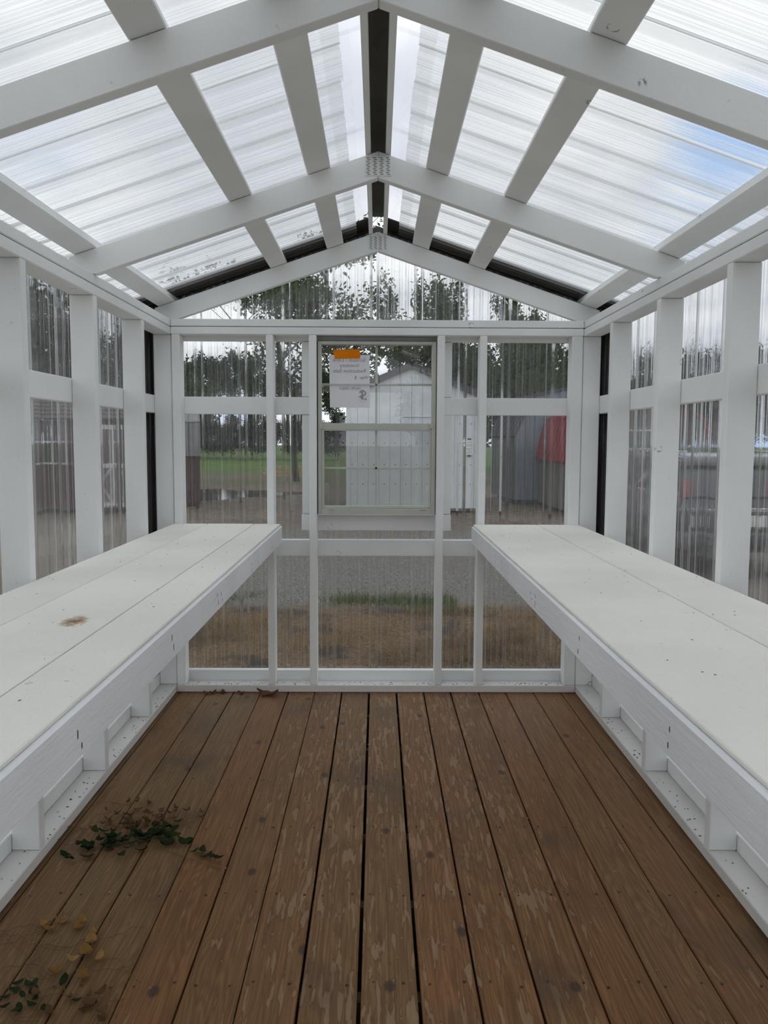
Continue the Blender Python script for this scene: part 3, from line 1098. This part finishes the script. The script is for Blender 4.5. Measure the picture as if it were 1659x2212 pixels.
for z, w_ in ((0.11, .05), (0.06, .06), (0.03, .05), (-0.03, .06), (-0.07, .03), (-0.11, .055)):
    lbox('print_row', -w_, w_, -0.004, -0.0018, z - .006, z + .006, PRINT, nt)
for z in (0.178, -0.178):
    lbox('tape', -0.04, 0.04, -0.004, -0.0005, z - .018, z + .018, CHARC, nt)

# --- gambrel barn with red roof, beside the car
hb = 1.46
prof = [(-hb, 1.17), (-hb + 0.20, 2.03), (0, 2.42), (hb - 0.20, 2.03), (hb, 1.17)]
rb = shed('red_roofed_barn', 'taupe barn-shaped shed with a red metal roof at the far right', 'shed', (5.42, 12.55, GZ), math.radians(1.5), hb, 2.9, 1.17, prof,
          TAUPE, REDM, 0.2, 0.012, rib=0.3, base=0.10, over=0.06)
lbox('barn_door', -0.55, 0.55, -0.045, -0.0125, 0.14, 1.86, TAUPE, rb, bev=.006)
lbox('door_rail', -0.55, 0.55, -0.055, -0.0455, 1.42, 1.50, TAUPE, rb)
for x in (-0.64, 0.56):
    for z in (1.66, 1.05, 0.4):
        lbox('hinge', x - .05, x + .12, -0.066, -0.056, z - .022, z + .022, BLACK, rb)
lbox('window_frame', -0.32, 0.32, -0.062, -0.0455, 1.40, 1.80, WTRIM, rb)
for a, b in ((-0.29, -0.015), (0.015, 0.29)):
    lbox('window_pane', a, b, -0.064, -0.0615, 1.43, 1.77, DGLASS, rb)

# --- blue-grey gambrel barn behind it
hb = 1.50
prof = [(-hb, 1.70), (-hb + 0.44, 2.62), (0, 2.86), (hb - 0.44, 2.62), (hb, 1.70)]
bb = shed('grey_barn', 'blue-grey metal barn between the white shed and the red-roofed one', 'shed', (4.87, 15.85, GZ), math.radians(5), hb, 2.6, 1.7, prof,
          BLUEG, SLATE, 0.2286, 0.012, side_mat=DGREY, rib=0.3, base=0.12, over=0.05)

# --- dark red mini barn at the left of the end wall view
hb = 1.3
prof = [(-hb, 1.20), (-hb + 0.16, 1.92), (0, 2.25), (hb - 0.16, 1.92), (hb, 1.20)]
mb = shed('dark_red_barn', 'small dark red barn with a steep grey roof beyond the left corner', 'shed', (-4.44, 16.06, GZ), math.radians(103.5), hb, 1.9, 1.2, prof,
          MAROON2, GREYR, 0.2, 0.014, base=0.08, over=0.03, rib=0.3)

# --- maroon shed seen through the left wall: long side faces us
ms = tag(empty('maroon_shed', (-7.15, 13.05, GZ)), 'maroon shed with white-trimmed doors and window, seen through the left wall', 'shed')
lbox('wall_core', -1.72, 1.72, 0.03, 1.1, 0.12, 1.98, GASKET, ms)
for i in range(17):
    a = -1.72 + i * 0.2024
    lbox('siding_panel', a + .006, a + .1964, 0.0, 0.03, 0.12, 1.98, MAROON, ms)
for i in range(5):
    za = 1.97 + i * 0.085
    lprism('shingle_course', [(-0.12 + i * .15, za), (0.06 + i * .15, za + .085), (0.06 + i * .15, za + .105), (-0.12 + i * .15, za + .03)], -1.80, 1.80, BROWNR, ms, axis='x')
lprism('gable_fill', [(0.05, 1.96), (1.1, 1.96), (0.60, 2.36)], -1.71, 1.71, MAROON, ms, axis='x')
lprism('roof_slope', [(0.62, 2.38), (1.22, 1.92), (1.22, 1.97), (0.64, 2.42)], -1.8, 1.8, BROWNR, ms, axis='x')
for x in (-1.5, 1.5):
    lbox('skid', x - .1, x + .1, 0.03, 1.1, 0.001, 0.12, GASKET, ms)
wn = lbox('window_frame', 0.0, 0.62, -0.03, -0.001, 1.03, 1.97, WTRIM, ms)
for x0 in (-0.27, 0.015):
    for z0 in (-0.43, 0.02):
        lbox('window_pane', x0, x0 + .255, -0.022, -0.012, z0, z0 + .41, DGLASS, wn)
dr = lbox('door', 0.95, 1.66, -0.035, -0.001, 0.16, 1.86, MAROON2, ms)
for z in (-0.81, 0.0, 0.80):
    lbox('door_rail', -0.355, 0.355, -0.030, -0.0175, z - .045, z + .045, WTRIM, dr)
for x in (-0.31, 0.31):
    lbox('door_stile', x - .04, x + .04, -0.032, -0.0175, -0.84, 0.84, WTRIM, dr)
for s in (-1, 1):
    lprism('door_brace', [(-0.27 * s, -0.75), (-0.20 * s, -0.75), (0.27 * s, -0.06), (0.20 * s, -0.06)], -0.030, -0.018, WTRIM, dr)

# --- parked car outside the right wall, tail towards us
CARP = mat_plain('dark_car_paint', (0.055, 0.058, 0.068), 0.18, metal=0.3, spec=0.7, noise=0.03)
CHROME = mat_plain('chrome', (0.75, 0.76, 0.78), 0.12, metal=1.0, noise=0.02)
TYRE = mat_plain('tyre_rubber', (0.022, 0.022, 0.024), 0.8)
LAMP = mat_plain('red_tail_lamp', (0.55, 0.012, 0.015), 0.15, spec=0.8)
car = tag(empty('car', (4.30, 5.0, GZ), math.radians(-2)), 'dark hatchback car parked outside the right wall, red tail lamps towards us', 'car')


def loft(name, rings, mat, parent, smooth=True):
    vs, fs = [], []
    n = len(rings[0])
    for r in rings:
        vs += r
    for i in range(len(rings) - 1):
        for j in range(n):
            k = (j + 1) % n
            fs.append((i * n + j, i * n + k, (i + 1) * n + k, (i + 1) * n + j))
    fs.append(tuple(range(n - 1, -1, -1)))
    fs.append(tuple((len(rings) - 1) * n + j for j in range(n)))
    me = mesh_from(vs, fs, name)
    bm = bmesh.new()
    bm.from_mesh(me)
    bmesh.ops.recalc_face_normals(bm, faces=bm.faces[:])
    bm.to_mesh(me)
    bm.free()
    o = link_mesh(name, me, mat, parent)
    if smooth:
        md = o.modifiers.new('soft', 'BEVEL')
        md.width = 0.04
        md.segments = 3
        md.limit_method = 'ANGLE'
        md.angle_limit = 0.35
        me.polygons.foreach_set('use_smooth', [True] * len(me.polygons))
    return o


rings = []
for y, zb, zt, w in ((0.0, .42, .84, .76), (.08, .34, .93, .84), (.5, .24, .97, .87), (1.5, .2, .95, .885), (2.7, .2, .94, .885), (3.2, .22, .88, .87), (3.9, .24, .78, .82), (4.2, .34, .62, .68)):
    mz = (zb + zt) / 2
    rings.append([(-w * .9, y, zb), (-w, y, mz - .08), (-w, y, mz + .1), (-w * .93, y, zt), (w * .93, y, zt), (w, y, mz + .1), (w, y, mz - .08), (w * .9, y, zb)])
loft('body', rings, CARP, car)
rings = []
for y, zt, wb_, wt in ((.07, .945, .78, .74), (.50, 1.33, .80, .62), (1.0, 1.385, .81, .63), (1.9, 1.38, .81, .63), (2.35, 1.27, .80, .60), (2.95, .945, .78, .74)):
    rings.append([(-wb_, y, .93), (-wt, y, zt), (wt, y, zt), (wb_, y, .93)])
loft('cabin_glass', rings, DGLASS, car)
rings = []
for y, z in ((.40, 1.295), (.55, 1.37), (1.0, 1.405), (1.9, 1.40), (2.3, 1.31)):
    rings.append([(-.66, y, z - .03), (-.60, y, z + .02), (.60, y, z + .02), (.66, y, z - .03)])
loft('roof', rings, CARP, car)
for s in (-1, 1):
    lprism('pillar', [(.10, .94), (.20, .94), (.58, 1.33), (.46, 1.33)], s * .80, s * .63, CARP, car, axis='x')
    lprism('tail_lamp', [(s * .70, .93), (s * .80, .93), (s * .755, 1.13), (s * .69, 1.13)], 0.02, 0.26, LAMP, car)
    lbox('roof_rail', s * .60 - .02, s * .60 + .02, .6, 2.0, 1.425, 1.45, CHROME, car, bev=.006)
lbox('rear_bumper', -0.80, 0.80, -0.07, 0.10, 0.38, 0.55, CARP, car, bev=.04)
lbox('chrome_strip', -0.50, 0.50, -0.045, 0.02, 0.775, 0.815, CHROME, car, bev=.008)
lbox('number_plate', -0.26, 0.26, -0.050, 0.0, 0.60, 0.73, WTRIM, car, bev=.006)
for x in (-0.80, 0.80):
    for y in (0.72, 3.35):
        vs, fs = [], []
        N = 20
        for (ww, rr) in ((-.11, .20), (-.11, .30), (-.08, .33), (.08, .33), (.11, .30), (.11, .20)):
            for q in range(N):
                a = 2 * math.pi * q / N
                vs.append((ww, rr * math.cos(a), rr * math.sin(a)))
        for b_ in range(5):
            for q in range(N):
                k = (q + 1) % N
                fs.append((b_ * N + q, b_ * N + k, (b_ + 1) * N + k, (b_ + 1) * N + q))
        wh = raw('wheel', vs, fs, TYRE, car, (x, y, 0.331))
        vs, fs = [], []
        for q in range(N):
            a = 2 * math.pi * q / N
            r_ = 0.205 if q % 4 < 2 else 0.19
            vs.append(((0.09 if x > 0 else -0.09), r_ * math.cos(a), r_ * math.sin(a)))
        vs.append(((0.11 if x > 0 else -0.11), 0, 0))
        fs = [(q, (q + 1) % N, N) for q in range(N)]
        raw('rim', vs, fs, CHROME, wh)

# --- puddle and a pale timber stack far off
vs = [(0, 0, 0)]
N = 40
for q in range(N):
    a = 2 * math.pi * q / N
    r_ = 1 + 0.22 * math.sin(3 * a + 1) + 0.12 * math.sin(7 * a) + 0.07 * math.sin(13 * a + 2)
    vs.append((1.75 * r_ * math.cos(a), 2.1 * r_ * math.sin(a), 0))
o = raw('puddle', vs, [(0, q + 1, (q + 1) % N + 1) for q in range(N)], mat_water(), loc=(-4.3, 19.2, GZ + .006))
tag(o, 'shallow puddle reflecting the sky on the muddy yard beyond the left bay', 'puddle')
TIMB = mat_plain('pale_timber', (0.42, 0.32, 0.20), 0.8)
ts = tag(empty('timber_stack', (-3.9, 30.3, GZ), math.radians(8)), 'low stack of pale sawn timber on the far side of the yard', 'timber')
for lv in range(3):
    for i in range(4 - lv):
        lbox('plank', -0.95 + lv * .12, 0.95 - lv * .05, i * .2 + lv * .1, i * .2 + .17 + lv * .1, 0.001 + lv * .15, 0.14 + lv * .15, TIMB, ts)

# ------------------------------------------------------------------ trees
BARK = mat_plain('bark', (0.045, 0.040, 0.034), 0.9)
LEAF_A = mat_leaf('leaf_mid', (0.022, 0.040, 0.013), (0.070, 0.105, 0.030))
LEAF_B = mat_leaf('leaf_light', (0.040, 0.065, 0.018), (0.115, 0.155, 0.045))
LEAF_D = mat_leaf('leaf_dark', (0.012, 0.022, 0.009), (0.040, 0.062, 0.022), 0.25)


def tree_proto(seed, radius, lean, crown0, spread, nleaf, lsize, cluster, levels=3):
    h = 10.0
    R = random.Random(seed)
    tubes, tips = [], []

    def grow(p, d, L, r, lv):
        segs = 4 if lv == 0 else 3
        pts = [p.copy()]
        for i in range(segs):
            d = (d + Vector((R.uniform(-1, 1), R.uniform(-1, 1), R.uniform(-.5, .7))) * (0.10 if lv == 0 else 0.28)).normalized()
            q = p + d * (L / segs)
            tubes.append((p.copy(), q.copy(), r * (1 - i / segs * .45), r * (1 - (i + 1) / segs * .45)))
            p = q
            pts.append(p.copy())
        if lv >= levels:
            tips.extend(pts[1:])
            return
        nb = R.randint(3, 5) if lv else 8
        for b in range(nb):
            t = crown0 + (1 - crown0) * (b + R.random()) / nb if lv == 0 else R.uniform(.35, 1)
            f = t * segs
            i = min(segs - 1, int(f))
            q = pts[i].lerp(pts[i + 1], f - i)
            a = R.uniform(0, 2 * math.pi)
            e = R.uniform(.1, .75)
            nd = (Vector((math.cos(a), math.sin(a), e)) * 1.0 + d * 0.35).normalized()
            grow(q, nd, L * (R.uniform(.38, .62) if lv == 0 else R.uniform(.5, .75)) * spread, r * (1 - t * .45) * .5, lv + 1)
        tips.append(p.copy())
    grow(Vector((0, 0, -0.1)), Vector((lean, 0, 1)).normalized(), h * 0.78, h * 0.017, 0)
    vs, fs = [], []
    for p, q, ra, rb_ in tubes:
        d = (q - p).normalized()
        u = d.orthogonal().normalized()
        w = d.cross(u)
        k = len(vs)
        for c, r_ in ((p, ra), (q, rb_)):
            for j in range(5):
                a = j * 2 * math.pi / 5
                vs.append(c + (u * math.cos(a) + w * math.sin(a)) * max(r_, .012))
        for j in range(5):
            m_ = (j + 1) % 5
            fs.append((k + j, k + m_, k + 5 + m_, k + 5 + j))
    rs = np.random.RandomState(seed)
    T = np.array([[t.x, t.y, t.z] for t in tips])
    idx = rs.randint(0, len(T), nleaf)
    ctr = T[idx] + rs.normal(0, cluster, (nleaf, 3))
    # bring the tree to unit height and the asked crown radius
    top = np.percentile(ctr[:, 2], 99.7)
    rad = np.percentile(np.hypot(ctr[:, 0], ctr[:, 1]), 97)
    S = np.array([radius / rad, radius / rad, 1.0 / top])
    ctr = ctr * S
    ctr[:, 2] = np.maximum(ctr[:, 2], 0.03)
    trunk = mesh_from([(v[0] * S[0], v[1] * S[1], v[2] * S[2]) for v in vs], fs, 'trunk', True)
    trunk.materials.append(BARK)
    a = rs.normal(size=(nleaf, 3))
    a /= np.linalg.norm(a, axis=1)[:, None]
    b = np.cross(a, rs.normal(size=(nleaf, 3)))
    b /= np.linalg.norm(b, axis=1)[:, None]
    sz = lsize * rs.uniform(.6, 1.4, (nleaf, 1))
    V = np.empty((nleaf, 4, 3))
    V[:, 0] = ctr - a * sz
    V[:, 1] = ctr + b * sz * .5
    V[:, 2] = ctr + a * sz
    V[:, 3] = ctr - b * sz * .5
    me = bpy.data.meshes.new('foliage')
    me.vertices.add(nleaf * 4)
    me.vertices.foreach_set('co', V.reshape(-1))
    me.loops.add(nleaf * 4)
    me.loops.foreach_set('vertex_index', np.arange(nleaf * 4, dtype=np.int32))
    me.polygons.add(nleaf)
    me.polygons.foreach_set('loop_start', np.arange(nleaf, dtype=np.int32) * 4)
    me.update(calc_edges=True)
    return trunk, me


P_BIG = tree_proto(11, 0.40, -0.10, 0.34, 1.0, 9500, 0.0105, 0.30)
P_SLIM = tree_proto(23, 0.17, 0.04, 0.30, 0.72, 3200, 0.0105, 0.26)
P_ROUND = tree_proto(31, 0.26, 0.02, 0.22, 0.95, 6000, 0.0125, 0.30)
P_DENSE = tree_proto(47, 0.36, 0.0, 0.05, 1.05, 10500, 0.020, 0.70, levels=2)
P_HIGH = tree_proto(59, 0.27, 0.03, 0.55, 0.8, 5000, 0.014, 0.34)
FOL = {}


def tree(name, label, proto, leafm, x, y, scale, rz, group=None, cat='tree'):
    r = tag(empty(name, (x, y, GZ), rz), label, cat, group)
    r.scale = (scale, scale, scale)
    link_mesh('trunk', proto[0], None, r)
    key = (proto[1].name, leafm.name)
    if key not in FOL:
        me = proto[1].copy()
        me.materials.clear()
        me.materials.append(leafm)
        FOL[key] = me
    tag(link_mesh('foliage', FOL[key], None, r), kind='stuff')
    return r


def px_x(u, y):
    return 0.0085 * 0 + (u - 815.0) / 1752.0 * (y + 4.14)


ORD = ['first', 'second', 'third', 'fourth', 'fifth', 'sixth', 'seventh', 'eighth', 'ninth', 'tenth', 'eleventh', 'twelfth']
tree('spreading_tree', 'tall spreading tree with a leaning trunk behind the left window bay', P_BIG, LEAF_A, -3.05, 26.5, 9.6, 0.4)
tree('slender_tree', 'slender tree rising behind the roof peak of the white shed', P_SLIM, LEAF_A, px_x(862, 36), 36, 9.5, 1.0)
right = [(985, 33, 8.9, P_ROUND, LEAF_A), (1030, 43, 7.2, P_DENSE, LEAF_D), (1072, 36, 8.6, P_ROUND, LEAF_B), (1100, 26, 5.3, P_DENSE, LEAF_A),
         (1150, 33, 7.4, P_ROUND, LEAF_A), (1190, 43, 7.8, P_DENSE, LEAF_B), (1228, 28, 5.2, P_ROUND, LEAF_B)]
for i, (u, y, h_, pr, lm) in enumerate(right):
    tree('leafy_tree', f'green tree, {ORD[i]} from the left in the row behind the sheds right of the window', pr, lm, px_x(u, y), y, h_, i * 1.3, 'trees behind the right-hand sheds')
left = [(390, 62, 8.2, P_DENSE), (432, 68, 8.6, P_DENSE), (482, 72, 9.4, P_HIGH), (532, 78, 10.2, P_HIGH), (584, 72, 8.6, P_HIGH), (655, 76, 8.6, P_HIGH), (725, 72, 7.6, P_HIGH)]
for i, (u, y, h_, pr) in enumerate(left):
    tree('distant_tree', f'dark tree, {ORD[i]} from the left in the far tree line beyond the lawn', pr, LEAF_D if i % 3 else LEAF_A, px_x(u, y), y, h_, i * 0.9, 'distant tree line')
for i, (u, y, h_) in enumerate(((452, 62, 3.9), (500, 64, 3.7), (545, 60, 4.0), (590, 63, 3.8), (635, 60, 4.0), (682, 58, 3.7), (730, 60, 3.9))):
    tree('shrub', f'dense dark shrub, {ORD[i]} from the left in the hedge below the far tree line', P_DENSE, LEAF_D, px_x(u, y), y, h_, i * 2.4, 'hedge beyond the lawn', 'shrub')
for i, (u, y, h_) in enumerate(((1330, 66, 8.6), (1400, 70, 9.6), (1470, 64, 8.8), (1535, 68, 9.4), (1620, 64, 9.6))):
    tree('boundary_tree', f'distant tree, {ORD[i]} from the left seen over the car through the right wall', P_DENSE, LEAF_D, px_x(u, y), y, h_, i * 1.9, 'far trees beyond the right wall')
for i, (x, y, h_, pr) in enumerate(((-13.2, 23.0, 9.0, P_DENSE), (-11.6, 19.0, 7.6, P_ROUND), (-10.4, 23.5, 6.6, P_ROUND), (-9.0, 27.0, 6.2, P_ROUND))):
    tree('shade_tree', f'dark shade tree, {ORD[i]} from the left behind the maroon shed beyond the left wall', pr, LEAF_D if i % 2 else LEAF_A, x, y, h_, i * 2.1, 'trees behind the maroon shed')
for i, (x, y, h_) in enumerate(((-9, -30, 6.5), (-3.5, -34, 7.5), (3.0, -37, 6.0), (9.5, -34, 7.0))):
    tree('road_tree', f'tree, {ORD[i]} from the left across the yard opposite the open doorway', P_DENSE, LEAF_A, x, y, h_, i * 1.7, 'trees opposite the doorway')

# ------------------------------------------------------------------ grass just outside the end wall
def blades(name, label, n, xr, yf, hgt, mat, seed, patch):
    rs = np.random.RandomState(seed)
    x = rs.uniform(xr[0], xr[1], n)
    y = yf(rs, n)
    f = np.sin(x * 2.3 + 1.1 * np.sin(y * 1.9)) + np.sin(y * 3.1 + 1.7 + np.sin(x * 1.3)) + 0.8 * np.sin(x * 5.1 - y * 4.3)
    keep = f + rs.normal(0, .6, n) > patch
    x, y = x[keep], y[keep]
    n = len(x)
    a = rs.uniform(0, 2 * np.pi, n)
    h = rs.uniform(.4, 1.0, n) * hgt
    w = rs.uniform(.002, .0045, n)
    lx, ly = rs.normal(0, .6, n) * h, rs.normal(0, .6, n) * h
    V = np.zeros((n, 3, 3))
    V[:, 0, 0] = x - np.cos(a) * w
    V[:, 0, 1] = y - np.sin(a) * w
    V[:, 1, 0] = x + np.cos(a) * w
    V[:, 1, 1] = y + np.sin(a) * w
    V[:, 2, 0] = x + lx
    V[:, 2, 1] = y + ly
    V[:, 0, 2] = V[:, 1, 2] = GZ
    V[:, 2, 2] = GZ + h
    me = bpy.data.meshes.new(name)
    me.vertices.add(n * 3)
    me.vertices.foreach_set('co', V.reshape(-1))
    me.loops.add(n * 3)
    me.loops.foreach_set('vertex_index', np.arange(n * 3, dtype=np.int32))
    me.polygons.add(n)
    me.polygons.foreach_set('loop_start', np.arange(n, dtype=np.int32) * 3)
    me.update(calc_edges=True)
    me.materials.append(mat)
    o = bpy.data.objects.new(name, me)
    COL.objects.link(o)
    tag(o, label, 'grass', kind='stuff')


STRAW = mat_leaf('dead_straw', (0.120, 0.085, 0.048), (0.33, 0.24, 0.135), 0.2)
GRASS = mat_leaf('green_grass', (0.045, 0.075, 0.020), (0.120, 0.165, 0.050), 0.3)
blades('dead_grass', 'dead straw-coloured grass outside the end wall', 70000, (-3.0, 2.6), lambda r, n: 0.15 + 3.2 * r.uniform(0, 1, n) ** 0.8, 0.055, STRAW, 3, 0.45)
blades('green_grass', 'thin strip of green grass along the gravel edge', 9000, (-2.3, 0.75), lambda r, n: r.normal(3.6, .22, n), 0.06, GRASS, 4, 0.1)

# ------------------------------------------------------------------ litter on the floor
GREENL = mat_leaf('weed_leaf', (0.018, 0.032, 0.014), (0.042, 0.064, 0.028), 0.2)
YELLOWL = mat_leaf('yellowed_leaf', (0.26, 0.14, 0.045), (0.44, 0.27, 0.10), 0.25)
BROWNL = mat_leaf('brown_leaf', (0.10, 0.055, 0.028), (0.20, 0.115, 0.06), 0.2)
DRY = mat_plain('dry_stem', (0.15, 0.095, 0.05), 0.9)
CHIP = mat_plain('wood_chip', (0.42, 0.30, 0.16), 0.8)


def leaf_mesh(L, w, curl, seed, lobes=0):
    R = random.Random(seed)
    n = 8
    vs, fs = [], []
    for i in range(n + 1):
        t = i / n
        hw_ = w * math.sin(math.pi * min(1, t ** 0.75)) ** 0.8 if 0 < t < 1 else 0.0
        if lobes:
            hw_ *= 0.75 + 0.35 * math.sin(t * math.pi * 2 * lobes)
        zc = curl * L * (4 * (t - .5) ** 2) + R.uniform(0, .12) * curl * L
        for k in (-1, 0, 1):
            vs.append((k * hw_ + R.uniform(-.05, .05) * w, (t - .5) * L, zc + (abs(k) * curl * w * 1.2) + R.uniform(0, .2) * curl * w + .0012))
    for i in range(n):
        for k in range(2):
            a = i * 3 + k
            fs.append((a, a + 1, a + 4, a + 3))
    mz = min(v[2] for v in vs)
    vs = [(x, y, z - mz + .0008) for x, y, z in vs]
    return mesh_from(vs, fs, 'leaf', True)


def tube_path(name, paths, r, mat, parent):
    vs, fs = [], []
    for pts in paths:
        pts = [Vector(p) for p in pts]
        k = len(vs)
        for i, p in enumerate(pts):
            d = (pts[min(i + 1, len(pts) - 1)] - pts[max(i - 1, 0)]).normalized()
            u = d.orthogonal().normalized()
            w = d.cross(u)
            for j in range(4):
                a = j * math.pi / 2
                vs.append(p + (u * math.cos(a) + w * math.sin(a)) * r)
        for i in range(len(pts) - 1):
            for j in range(4):
                m_ = (j + 1) % 4
                fs.append((k + i * 4 + j, k + i * 4 + m_, k + (i + 1) * 4 + m_, k + (i + 1) * 4 + j))
    return raw(name, vs, fs, mat, parent)


def wander(R, p, n, step, z):
    a = R.uniform(0, 6.28)
    pts = [Vector(p)]
    for i in range(n):
        a += R.uniform(-.7, .7)
        pts.append(pts[-1] + Vector((math.cos(a), math.sin(a), 0)) * step)
        pts[-1].z = z + abs(R.gauss(0, .004))
    return pts


WEEDL = [leaf_mesh(0.040, 0.011, 0.18, i) for i in range(4)]
for me in WEEDL:
    me.materials.append(GREENL)
DRYL = [leaf_mesh(0.034, 0.011, 0.35, 20 + i) for i in range(4)]
YELL = [leaf_mesh(0.044, 0.013, 0.30, 40 + i) for i in range(4)]
for me in DRYL:
    me.materials.append(BROWNL)
for me in YELL:
    me.materials.append(YELLOWL)
R = random.Random(5)
weed = tag(empty('weed_clump', (-0.86, -1.53, 0)), 'wilting green creeping weed growing through the floor by the left wall', 'weed')
spots = []
for i in range(80):     # thick green part
    t = i / 79
    spots.append((-0.96 + 0.30 * t + R.gauss(0, .018), -1.63 + 0.09 * t + R.gauss(0, .035), 'g'))
for i in range(9):      # runner to the right
    t = i / 8
    spots.append((-0.66 + 0.17 * t, -1.575 - 0.13 * t + R.gauss(0, .010), 'g'))
for i in range(60):     # withered part
    spots.append((-0.80 + R.gauss(0, .085), -1.43 + R.gauss(0, .055), 'd'))
for x, y, k in spots:
    me = R.choice(WEEDL if k == 'g' else DRYL)
    o = link_mesh('leaf', me, None, weed, (x + .86, y + 1.53, 0.001 + R.uniform(0, .016 if k == 'g' else .008)), (R.gauss(0, .25), R.gauss(0, .25), R.uniform(0, 6.28)))
    s_ = R.uniform(.6, 1.25) * (1.0 if k == 'g' else .7)
    o.scale = (s_, s_, s_)
paths = [wander(R, (R.uniform(-.12, .2), R.uniform(-.12, .18), .004), 9, .018, .005) for _ in range(26)]
paths.append([Vector((.05 + .03 * i, -.03 - .018 * i, .004)) for i in range(12)])
tube_path('stem', paths, .0009, DRY, weed)

vine = tag(empty('withered_vine', (-0.78, -2.2, 0)), 'withered vine with yellowed leaves lying at the lower left of the floor', 'weed')
for x, y in ((-.852, -2.03), (-.865, -2.07), (-.80, -2.055), (-.748, -2.085), (-.742, -2.125), (-.735, -2.17), (-.70, -2.19), (-.765, -2.195), (-.79, -2.24), (-.71, -2.26), (-.80, -2.03), (-.90, -2.04)):
    o = link_mesh('leaf', R.choice(YELL), None, vine, (x + .78 + R.gauss(0, .004), y + 2.2, .001 + R.uniform(0, .004)), (R.gauss(0, .12), R.gauss(0, .12), R.uniform(0, 6.28)))
    s_ = R.uniform(.75, 1.2)
    o.scale = (s_, s_, s_)
for i in range(30):
    g_ = i < 16
    x, y = (-.83 + R.gauss(0, .045), -2.33 + R.gauss(0, .03)) if g_ else (-.68 + R.gauss(0, .05), -2.38 + R.gauss(0, .035))
    o = link_mesh('leaf', R.choice(WEEDL if g_ else DRYL), None, vine, (x + .78, y + 2.2, .001 + R.uniform(0, .006)), (R.gauss(0, .2), R.gauss(0, .2), R.uniform(0, 6.28)))
    s_ = R.uniform(.5, .9)
    o.scale = (s_, s_, s_)
tube_path('stem', [wander(R, (R.uniform(-.16, .16), R.uniform(-.22, .18), .003), 12, .018, .003) for _ in range(20)], .0008, DRY, vine)

big = leaf_mesh(0.115, 0.040, 0.22, 77, lobes=2)
big.materials.append(BROWNL)
tag(link_mesh('dry_leaf', big, None, None, (-0.560, -0.050, 0.0), (0, 0, 1.35)), 'large curled brown leaf lying against the end wall sole plate', 'leaf')
for i, (x, y) in enumerate(((-.875, -.032), (-.845, -.026), (-.795, -.022), (-.700, -.030))):
    o = link_mesh('leaf_scrap', DRYL[i], None, None, (x, y, 0.0), (0, 0, 1.4 + i))
    o.scale = (1.1, 1.1, 1.1)
    tag(o, f'small crumpled brown leaf scrap, {ORD[i]} from the left along the end wall sole plate', 'leaf', 'leaf scraps by the end wall')

# crumbs of wood and leaf on the boards, sole plates and bench tops
def crumbs(name, label, pts, mat, size, seed):
    R = random.Random(seed)
    vs, fs = [], []
    for x, y, z in pts:
        k = len(vs)
        a = R.uniform(0, 6.28)
        L, w = size * R.uniform(.5, 1.6), size * R.uniform(.25, .6)
        c, s_ = math.cos(a), math.sin(a)
        for dx, dy in ((-L, -w), (L, -w * .4), (L * .7, w), (-L * .6, w * .7)):
            vs.append((x + dx * c - dy * s_, y + dx * s_ + dy * c, z + .0005))
        vs.append((x, y, z + size * .7))
        for j in range(4):
            fs.append((k + j, k + (j + 1) % 4, k + 4))
    tag(raw(name, vs, fs, mat), label, 'debris', kind='stuff')


pts = [(R.uniform(-.55, .75), R.uniform(-2.6, -.1), 0.0) for _ in range(150)]
crumbs('wood_chips', 'pale wood chips scattered over the plank floor', pts, CHIP, .0032, 1)
pts = [(s * R.uniform(1.045, 1.09), R.uniform(-2.4, -.05), .0385) for s in (-1, 1) for _ in range(70)] + [(R.uniform(-1, 1), R.uniform(.005, .048), .0385) for _ in range(150)]
crumbs('leaf_crumbs', 'dark leaf crumbs along the sole plates', pts, NAIL, .0038, 2)
pts = [(s * R.uniform(.53, 1.02), R.uniform(-2.9, -.05), .8842) for s in (-1, 1) for _ in range(60)]
crumbs('bench_specks', 'dark specks of dirt on the bench tops', pts, NAIL, .0026, 3)
